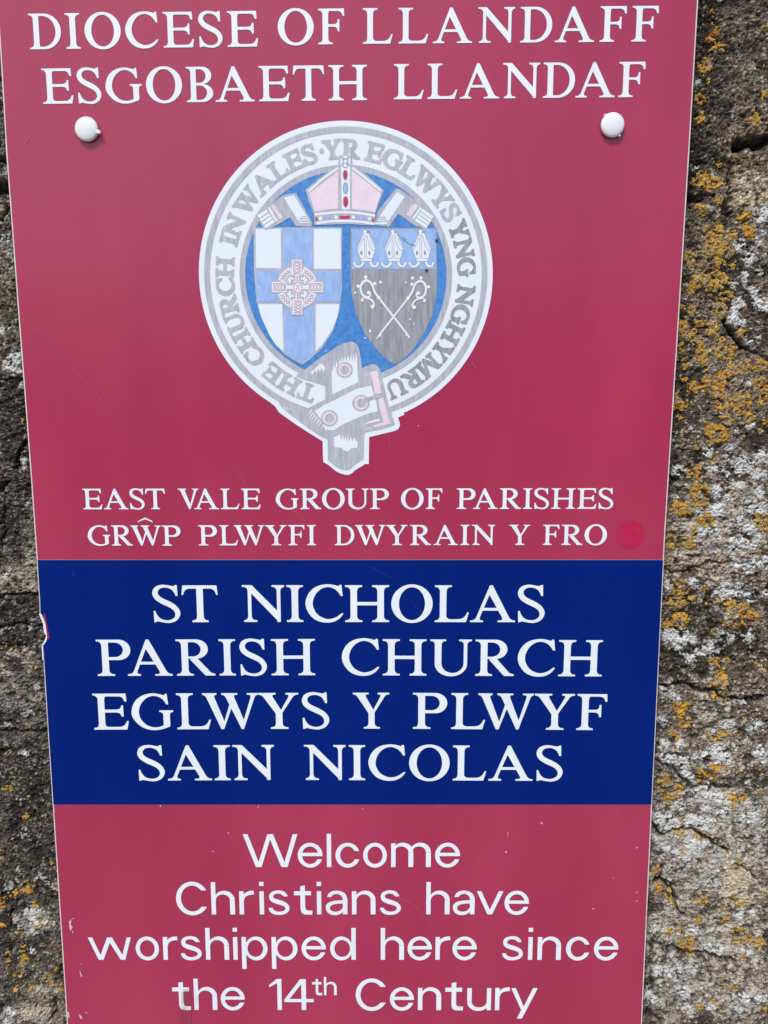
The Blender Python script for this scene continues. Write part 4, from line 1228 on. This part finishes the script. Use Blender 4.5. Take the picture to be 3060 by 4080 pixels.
# --- lichen colonies, from the survey (zoom origin, zoom scale, list of x, y, radius)
def colonies(*sets):
    out = []
    for x0, y0, s, L in sets:
        out += [(x0 + x / s, y0 + y / s, r / s) for x, y, r in L]
    return out
ORANGE = colonies(
 (2600, 0, 2.011, [(485,185,28),(500,270,25),(460,330,38),(480,385,42),(545,375,36),(420,520,62),(455,640,26),(475,80,14),(430,75,10),(395,710,26),(380,790,42),(380,955,32),(800,930,40),(840,990,36),(890,780,30),(715,1040,22),(715,1090,18),(775,1108,30),(465,1340,22),(545,1335,16),(400,1380,42),(360,1450,45),(430,1470,45),(515,1455,44),(545,1600,34),(385,1665,42),(735,1740,40),(720,1780,30),(790,1870,42),(740,1830,30),(545,1820,38),(440,1840,32),(500,1930,50),(460,2010,55),(550,1950,40),(640,1900,42),(600,2050,72),(320,2080,60),(845,700,16),(905,225,16),(620,240,12)]),
 (2600, 1000, 2.011, [(600,60,60),(645,110,30),(520,110,32),(370,260,55),(320,310,40),(500,200,60),(560,250,60),(520,340,80),(600,350,40),(460,390,50),(540,480,50),(310,480,34),(240,610,45),(300,640,55),(380,580,40),(470,610,55),(240,760,30),(220,850,45),(260,890,40),(370,730,40),(400,820,42),(410,870,36),(530,740,60),(590,820,60),(560,800,60),(650,760,36),(690,665,40),(740,920,50),(700,950,30),(860,920,50),(640,950,55),(540,1030,55),(520,1090,40),(430,1050,42),(330,1090,40),(210,1210,50),(190,1160,40),(460,1130,30),(530,1150,55),(560,1220,46),(680,1200,60),(740,1180,55),(690,1270,35),(770,1330,48),(860,1060,46),(880,1160,50),(915,1120,40),(570,1370,68),(510,1470,72),(450,1430,40),(350,1575,30),(300,1770,36),(350,1750,36),(360,1830,30),(340,1880,30),(375,1965,88),(200,2060,50),(270,2080,40),(150,2080,28),(430,2150,45),(450,1705,16),(890,2150,40),(215,1335,22),(900,1370,20),(860,1440,18),(250,1025,22),(300,250,25),(240,440,22)]),
 (2500, 2000, 2.011, [(400,30,32),(470,50,36),(510,85,24),(600,150,34),(660,160,34),(530,220,26),(520,270,26),(360,310,46),(480,330,46),(420,345,30),(1060,130,34),(1110,200,34),(1040,190,20),(420,690,50),(400,790,66),(460,740,36),(520,760,34),(630,695,22),(710,815,20),(800,800,36),(860,870,70),(940,860,46),(790,960,26),(880,1000,28),(920,970,20),(300,970,44),(420,950,66),(685,1020,28),(1020,920,36),(690,1270,42),(790,1270,30),(960,1290,20),(1030,1300,26),(740,1370,40),(740,1450,50),(675,1460,26),(690,1545,26),(750,1550,30),(400,1640,40),(480,1640,36),(440,1710,34),(460,1770,46),(370,1850,36),(390,1890,26),(930,1750,26),(640,1850,22),(710,1890,26),(780,1830,34),(860,1870,20),(590,2180,30),(700,2130,24),(750,2140,24),(900,2170,26),(1050,2150,16),(790,1910,18),(550,1890,12),(650,1690,12),(1110,1350,14)]),
 (2500, 3000, 2.048, [(310,205,42),(350,225,24),(255,255,30),(280,290,20),(320,370,34),(385,365,34),(420,290,32),(600,170,36),(590,220,20),(700,220,26),(690,125,22),(750,130,26),(650,240,18),(920,155,22),(1070,140,15),(860,370,32),(900,355,26),(960,355,34),(870,430,18),(430,635,40),(470,660,20),(600,670,36),(620,700,22),(460,810,22),(640,795,12),(900,865,26),(865,930,28),(235,945,38),(250,1070,46),(345,1140,26),(360,1200,26),(380,1230,22),(590,1185,48),(645,1130,16),(990,1100,30),(1125,1150,24),(860,1190,30),(910,1240,30),(960,1230,30),(1015,1190,26),(785,1270,16),(815,1330,26),(790,1370,20),(740,1310,16),(575,1360,26),(425,1440,26),(345,1480,30),(900,1450,44),(910,1510,44),(960,1470,30),(1000,1520,26),(1070,1545,40),(490,1560,56),(520,1630,40),(440,1570,26),(820,1620,20),(1050,1610,22),(950,1660,18),(700,1740,18),(780,1890,24),(830,1890,20),(870,1910,24),(590,2060,26),(750,2085,20),(760,1830,14),(700,2020,14),(1120,2090,16)]),
 (0, 1200, 3.16, [(30,1100,16),(290,1500,24),(5,1910,20)]),
 (0, 1900, 2.765, [(210,505,22),(390,2070,14),(150,1200,16)]),
 (0, 2600, 2.765, [(110,540,14),(155,520,10),(90,1470,34),(125,1500,34),(125,1540,20),(175,1410,14),(290,1790,28),(275,1820,20),(315,1770,16),(170,2135,20),(210,1940,12),(425,1500,14),(525,1415,12),(5,2150,20)]),
 (0, 3300, 2.836, [(175,215,18),(10,330,25),(20,240,18),(290,590,26),(230,635,20),(255,700,40),(310,670,40),(330,720,28),(170,725,30),(20,800,30),(15,860,34),(385,870,34),(410,830,16),(120,1020,18),(125,1060,12),(15,1090,32),(395,1105,24),(480,1070,12),(550,1060,12),(255,1215,22),(95,1420,26),(80,1490,16),(230,1340,30),(240,1410,24),(270,1480,40),(250,1530,34),(310,1490,24),(200,1570,20),(390,1510,22),(165,1665,22),(230,1680,20),(260,1640,18),(265,1760,26),(355,1800,26),(490,1755,30),(565,1755,26),(625,1590,26),(670,1830,26),(680,1880,14),(605,620,20),(490,1680,18),(630,2020,20),(270,470,16),(590,400,18),(500,1900,16)]))
WHITEL = colonies(
 (2600, 0, 2.011, [(365,1340,22),(360,660,18),(450,1665,14),(820,1680,26),(865,1755,36),(825,1830,20),(700,1960,55),(770,1990,45),(760,2080,50),(905,1690,40),(620,1240,14),(430,1255,12),(850,1950,20),(730,2195,18),(490,1405,18),(830,1910,16),(540,5,10),(890,1870,20)]),
 (2600, 1000, 2.011, [(385,420,22),(505,405,16),(640,255,28),(740,190,26),(745,255,24),(850,165,22),(820,330,48),(850,400,45),(890,440,60),(690,420,50),(660,460,40),(640,540,56),(700,550,40),(780,735,36),(810,745,26),(845,600,14),(840,700,18),(780,1380,40),(300,1430,9),(655,1440,11),(610,1580,32),(430,1610,48),(620,1640,32),(500,1670,14),(720,1680,60),(800,1690,30),(880,1650,56),(480,1740,46),(560,1730,40),(620,1780,60),(700,1740,50),(780,1760,60),(850,1790,60),(540,1930,60),(590,1970,36),(540,2060,56),(700,1860,60),(800,2030,50),(870,2050,50),(850,1930,50),(200,1760,44),(240,1780,28),(700,2160,40),(260,1860,22),(190,1990,30),(780,1050,26),(160,1500,24)]),
 (2500, 2000, 2.011, [(700,60,50),(750,30,40),(1000,30,60),(1060,50,50),(600,250,40),(660,240,40),(720,235,36),(980,230,60),(1050,280,40),(860,330,60),(930,320,50),(1000,345,40),(840,410,26),(880,490,50),(950,510,50),(1020,490,40),(970,570,40),(1100,470,46),(530,640,36),(320,660,42),(650,650,24),(790,690,56),(900,650,24),(720,740,40),(800,740,60),(890,730,40),(990,755,52),(1110,730,36),(340,1080,70),(440,1070,70),(500,1100,46),(390,1130,50),(590,1190,46),(670,1170,60),(720,1160,46),(500,1240,46),(970,1075,42),(750,1045,28),(830,1090,36),(300,1535,20),(350,1540,22),(400,1570,26),(925,1590,32),(260,1490,16),(280,1750,46),(790,1800,46),(840,1760,24),(970,1810,36),(1050,1785,38),(290,1940,46),(420,1940,40),(700,1990,60),(760,2050,60),(440,2080,56),(340,2060,56),(540,2040,36),(850,1970,30),(1060,2000,56),(1090,2060,40),(480,2180,50),(800,910,30),(880,920,14),(670,1345,16),(700,1830,20),(940,1890,20)]),
 (2500, 3000, 2.048, [(320,40,60),(400,60,60),(460,85,46),(640,30,50),(720,50,60),(800,60,36),(500,190,46),(530,215,20),(450,160,16),(560,340,40),(650,330,50),(740,360,50),(820,390,30),(640,450,46),(740,460,46),(800,470,50),(430,430,48),(270,540,56),(340,560,66),(400,590,50),(530,560,60),(620,570,60),(690,550,36),(960,520,50),(1030,540,56),(520,730,60),(600,740,50),(560,800,40),(320,770,46),(400,820,46),(480,830,50),(240,690,28),(730,1070,32),(920,1310,38),(1020,1300,22),(1010,1020,20),(360,1040,30),(250,1780,46),(330,1790,50),(410,1770,46),(400,1830,30),(520,1770,44),(470,1940,56),(430,1930,40),(900,1960,50),(960,1990,50),(1080,2000,50),(170,1980,40),(220,2010,36),(490,2090,50),(660,1580,46),(740,1600,50),(220,1430,50),(540,1440,40),(590,1450,16),(680,2070,40),(330,1310,26),(900,2090,36),(1000,1620,30),(1060,700,36),(370,1660,20)]),
 (0, 600, 3.683, [(60,1250,44),(120,1260,36),(40,1300,46),(110,1330,24),(145,1510,16),(165,1675,18),(175,1730,14),(185,1950,12)]),
 (0, 1200, 3.16, [(50,350,44),(110,340,36),(20,400,32),(10,200,20),(5,270,18),(150,700,60),(200,760,70),(120,790,66),(180,860,70),(80,820,40),(240,880,36),(230,680,40),(270,1040,30),(310,2010,36),(310,2080,26),(270,2130,18),(285,1335,12),(245,455,12)]),
 (0, 1900, 2.765, [(380,1640,26),(430,1625,20),(330,1660,14),(10,1705,14),(90,1690,10),(300,300,14),(60,1080,36)]),
 (0, 2600, 2.765, [(160,630,12),(235,1625,24),(190,1615,14),(270,1095,24),(215,1085,14),(400,375,20),(330,650,40),(80,810,14),(300,1965,20),(280,2010,24),(5,1290,10),(105,2060,10)]),
 (0, 3300, 2.836, [(540,590,30),(500,555,20),(470,535,14),(550,620,26),(625,690,24),(410,560,20),(300,950,40),(370,950,50),(440,945,40),(480,945,22),(380,1010,46),(340,1050,40),(430,1080,40),(180,1030,36),(150,1070,22),(210,1140,16),(370,1170,44),(520,1050,36),(600,1060,30),(100,2060,36),(140,2100,44),(60,2180,40),(90,680,26),(190,610,26),(140,640,16),(300,40,20),(110,125,12),(190,470,10),(300,425,8),(360,1400,30),(330,1370,16),(605,1830,16)]))
CREAML = colonies((0, 1900, 2.765, [(135,1930,30),(180,1945,30),(320,1930,48),(360,1900,22),(130,1010,26),(340,940,40),(30,2090,26),(60,2160,40),(310,870,30),(330,2050,36),(360,1220,28),(150,1950,20)]), (2500, 3000, 2.048, [(860,1030,70),(930,1000,56),(820,1120,46),(960,960,30)]), (0, 3300, 2.836, [(300,2090,60),(400,2070,60),(500,2060,50),(540,2110,36),(440,1830,40),(500,1840,30),(340,2120,40),(460,1790,20)]))

def blobs(L, wob, seed):
    """field > 0 inside the ragged colonies; a second field gives 1 in the middle of each"""
    s = np.full(wu.shape, -9.0, np.float32)
    grow = 0.0
    core = np.zeros(wu.shape, np.float32)
    lobes = wob * (0.95 * fbm(xm, zm, 4.5, 3, seed) + 0.85 * fbm(xm, zm, 1.7, 2, seed + 1))
    k_ = np.arange(len(wu)).reshape(NZ, NX)
    for u0, v0, r in L:
        grow = (0.18 if r > 15 and u0 > 1500 else -0.1) if seed == 61 else 0.3
        R = r * 1.7 + 14
        # only the patch of the grid that can be touched
        px, pz = PX(u0, v0, WY)
        d_ = R * 0.00024 + 0.006
        i0, i1 = np.searchsorted(xs, [px - d_, px + d_])
        j0, j1 = np.searchsorted(zs, [pz - d_, pz + d_])
        if i0 >= i1 or j0 >= j1: continue
        id_ = k_[j0:j1, i0:i1].ravel()
        d = np.hypot(uu[id_] + 0.35 * (wu[id_] - uu[id_]) - u0, vv_[id_] + 0.35 * (wv[id_] - vv_[id_]) - v0)
        f_ = (r - d) / 14.0 + grow + lobes[id_]
        s[id_] = np.maximum(s[id_], f_)
        core[id_] = np.maximum(core[id_], np.clip(1 - d / r, 0, 1) * min(1, r / 26))
    return s, core

so, co = blobs(ORANGE, 1.15, 61)
sw_, cw = blobs(WHITEL, 1.25, 71)
sc_, cc_ = blobs(CREAML, 1.2, 81)
# scattered colonies over the rest of the wall, and small crusts everywhere
rnd = fbm(xm, zm, 16, 4, 91)
so = np.where(far > 0.5, np.maximum(so, (rnd - 0.30) * 9), so)
sw_ = np.where(far > 0.5, np.maximum(sw_, (fbm(xm, zm, 26, 4, 92) - 0.22) * 8), sw_)
greyish = fbm(xm, zm, 7, 4, 93) + 0.35 * fbm(xm, zm, 45, 2, 94)
lowpale = np.clip(ellm(2830, 3600, 320, 620) + 0.7 * ellm(2860, 2100, 260, 280) + 0.5 * ellm(2850, 2600, 300, 400) + 0.5 * ellm(60, 3800, 160, 300), 0, 1)
sw_ = np.maximum(sw_, (greyish - 0.68 + 0.26 * lowpale) * 4.0)
so = np.maximum(so, (fbm(xm, zm, 5, 3, 95) - 0.62 + 0.12 * np.clip(ellm(2800, 1400, 200, 700) + ellm(90, 3750, 160, 320), 0, 1)) * 5)
open_ = (crack < 0.55) & (dkc < 0.9)
col = mixc(col, CREAM * 1.1, 0.85 * sstep(-0.2, 0.5, sc_) * (0.75 + 0.5 * fine))
hgt += 0.5 * sstep(-0.2, 0.6, sc_)
hgt = np.minimum(hgt, 10.5)

col = col * C(0.985, 0.91, 0.80)
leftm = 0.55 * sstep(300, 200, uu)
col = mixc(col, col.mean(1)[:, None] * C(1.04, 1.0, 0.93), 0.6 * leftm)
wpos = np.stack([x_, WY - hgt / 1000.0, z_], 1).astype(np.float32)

def grid_mesh(name, pos, cols, fmask, mat, parent=None):
    idx = np.arange(NX * NZ).reshape(NZ, NX)
    q = np.stack([idx[:-1, :-1], idx[:-1, 1:], idx[1:, 1:], idx[1:, :-1]], -1).reshape(-1, 4)
    if fmask is not None:
        q = q[fmask[q].mean(1) > 0.5]
        used, inv = np.unique(q, return_inverse=True)
        pos, cols, q = pos[used], cols[used], inv.reshape(-1, 4)
    me = bpy.data.meshes.new(name)
    me.vertices.add(len(pos))
    me.vertices.foreach_set('co', np.ascontiguousarray(pos, np.float32).ravel())
    me.loops.add(q.size)
    me.loops.foreach_set('vertex_index', np.ascontiguousarray(q, np.int32).ravel())
    me.polygons.add(len(q))
    me.polygons.foreach_set('loop_start', np.arange(0, q.size, 4, dtype=np.int32))
    me.update(calc_edges=True)
    at = me.color_attributes.new('surface', 'FLOAT_COLOR', 'POINT')
    at.data.foreach_set('color', np.concatenate([np.clip(cols, 0.004, 0.85), np.ones((len(pos), 1))], 1).astype(np.float32).ravel())
    me.polygons.foreach_set('use_smooth', np.ones(len(q), bool))
    me.materials.append(mat)
    o_ = bpy.data.objects.new(name, me)
    COL.objects.link(o_)
    if parent: o_.parent = parent
    return o_

def stone_material(name, scale, lo, hi, bump, dist=0.0006):
    m, nt, b = material(name, 0.92, 0.25)
    at = node(nt, 'ShaderNodeAttribute', attribute_name='surface')
    tc = node(nt, 'ShaderNodeTexCoord')
    nz = node(nt, 'ShaderNodeTexNoise', Scale=scale, Detail=5.0, Roughness=0.65)
    nt.links.new(tc.outputs['Object'], nz.inputs['Vector'])
    mr_ = node(nt, 'ShaderNodeMapRange')
    mr_.inputs[1].default_value, mr_.inputs[2].default_value = 0.3, 0.7
    mr_.inputs[3].default_value, mr_.inputs[4].default_value = lo, hi
    nt.links.new(nz.outputs['Fac'], mr_.inputs[0])
    mx = node(nt, 'ShaderNodeVectorMath', operation='SCALE')
    nt.links.new(at.outputs['Color'], mx.inputs[0])
    nt.links.new(mr_.outputs[0], mx.inputs['Scale'])
    nt.links.new(mx.outputs[0], b.inputs['Base Color'])
    bp = node(nt, 'ShaderNodeBump', Strength=bump, Distance=dist)
    nt.links.new(nz.outputs['Fac'], bp.inputs['Height'])
    nt.links.new(bp.outputs[0], b.inputs['Normal'])
    return m

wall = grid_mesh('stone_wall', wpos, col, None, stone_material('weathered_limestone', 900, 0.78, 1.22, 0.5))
wall['label'] = 'weathered grey rubble stone wall spotted with orange and white lichen behind the notice board'
wall['category'] = 'wall'
wall['kind'] = 'thing'

# pale crusts: thin, cracked, slightly raised
tex = worley(xm, zm, 0.95, 75)[0]
wm = ((sw_ > 0) & open_ & ~((fbm(xm, zm, 3.0, 3, 78) > 0.44))).astype(np.float32)
wcol = np.repeat(C(.47, .47, .445)[None], len(x_), 0)
wcol = mixc(wcol, C(.60, .605, .585), sstep(0.0, 1.4, sw_) * (cw > 0.05))
wcol = mixc(wcol, C(.32, .31, .28), 0.75 * (cw < 0.03) + 0.4 * sstep(0.1, 0.5, fbm(xm, zm, 6, 3, 76)))
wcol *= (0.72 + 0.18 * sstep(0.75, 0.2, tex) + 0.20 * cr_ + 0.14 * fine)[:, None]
wcol *= 0.92
wcol = mixc(wcol, C(.10, .095, .09), 0.7 * (worley(xm, zm, 2.4, 77)[0] < 0.17))
wp = wpos.copy()
wp[:, 1] -= ((0.25 + 0.35 * sstep(0, 1.2, sw_)) * (0.8 + 0.5 * (0.6 - tex))).astype(np.float32) / 1000
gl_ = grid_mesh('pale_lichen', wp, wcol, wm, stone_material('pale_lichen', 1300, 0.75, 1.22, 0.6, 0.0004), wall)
gl_['kind'] = 'stuff'

# orange colonies: crinkled lobes, older greyer middles
tx2, tv2 = worley(xm + 0.4 * n3, zm + 0.4 * n1, 1.25, 65)
om = ((so > 0) & open_ & ~((co > 0.5) & (fbm(xm, zm, 2.4, 3, 66) > 0.18))).astype(np.float32)
ocol = np.repeat(C(.46, .25, .026)[None], len(x_), 0)
ocol = mixc(ocol, C(.56, .30, .05), sstep(0.3, 0.9, tv2))
ocol = mixc(ocol, C(.40, .15, .012), sstep(0.25, 0.6, fbm(xm, zm, 8, 3, 67)))
ocol = mixc(ocol, C(.30, .24, .15), 0.85 * sstep(0.32, 0.62, co + 0.25 * n3))
ocol = mixc(ocol, C(.31, .25, .15), 0.65 * sstep(0.02, 0.42, fbm(xm, zm, 8.5, 3, 69) + 0.1 * n3))
ocol = mixc(ocol, C(.33, .235, .06), 0.5 * sstep(0.05, 0.5, fbm(xm, zm, 22, 2, 68)))
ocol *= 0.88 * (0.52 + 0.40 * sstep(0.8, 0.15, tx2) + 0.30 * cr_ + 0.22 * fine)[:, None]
op = wpos.copy()
op[:, 1] -= ((0.45 + 0.5 * sstep(0, 1.0, so) * (1 - 0.6 * co)) * (0.75 + 0.8 * (0.55 - tx2))).astype(np.float32) / 1000
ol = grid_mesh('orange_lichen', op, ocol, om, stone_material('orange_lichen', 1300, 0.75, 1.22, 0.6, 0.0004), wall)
ol['kind'] = 'stuff'

# ---------------------------------------------------------------- unseen ground below the frame, added for bounce and the board's gloss
m_g = film('trodden_gravel', (0.22, 0.205, 0.18), (0.32, 0.30, 0.265), scale=9, rough=0.95)
g = link_mesh('ground', [(-60, 0.1, GROUND), (60, 0.1, GROUND), (60, -60, GROUND), (-60, -60, GROUND)], [(3, 2, 1, 0)], m_g)
g['kind'] = 'structure'
# unseen bank added behind the camera to give the board's gloss a dark skyline
rng = np.random.default_rng(3)
bx, by = np.linspace(-60, 60, 121), np.linspace(0, 1, 9)
bv, bf = [], []
for j, t in enumerate(by):
    for x in bx:
        bv.append((x, -11 - 5 * t, GROUND - 0.05 + (3.7 + 0.5 * math.sin(x * 0.21) + 0.3 * math.sin(x * 0.53 + 1)) * t ** 1.3 + rng.normal(0, 0.04) * t))
for j in range(8):
    for i in range(120):
        a = j * 121 + i
        bf.append((a, a + 1, a + 122, a + 121))
bank = link_mesh('added_skyline_bank', bv, bf, film('added_skyline_dark', (0.035, 0.05, 0.018), (0.075, 0.085, 0.035), scale=3, rough=0.9), smooth=True)
bank['kind'] = 'structure'
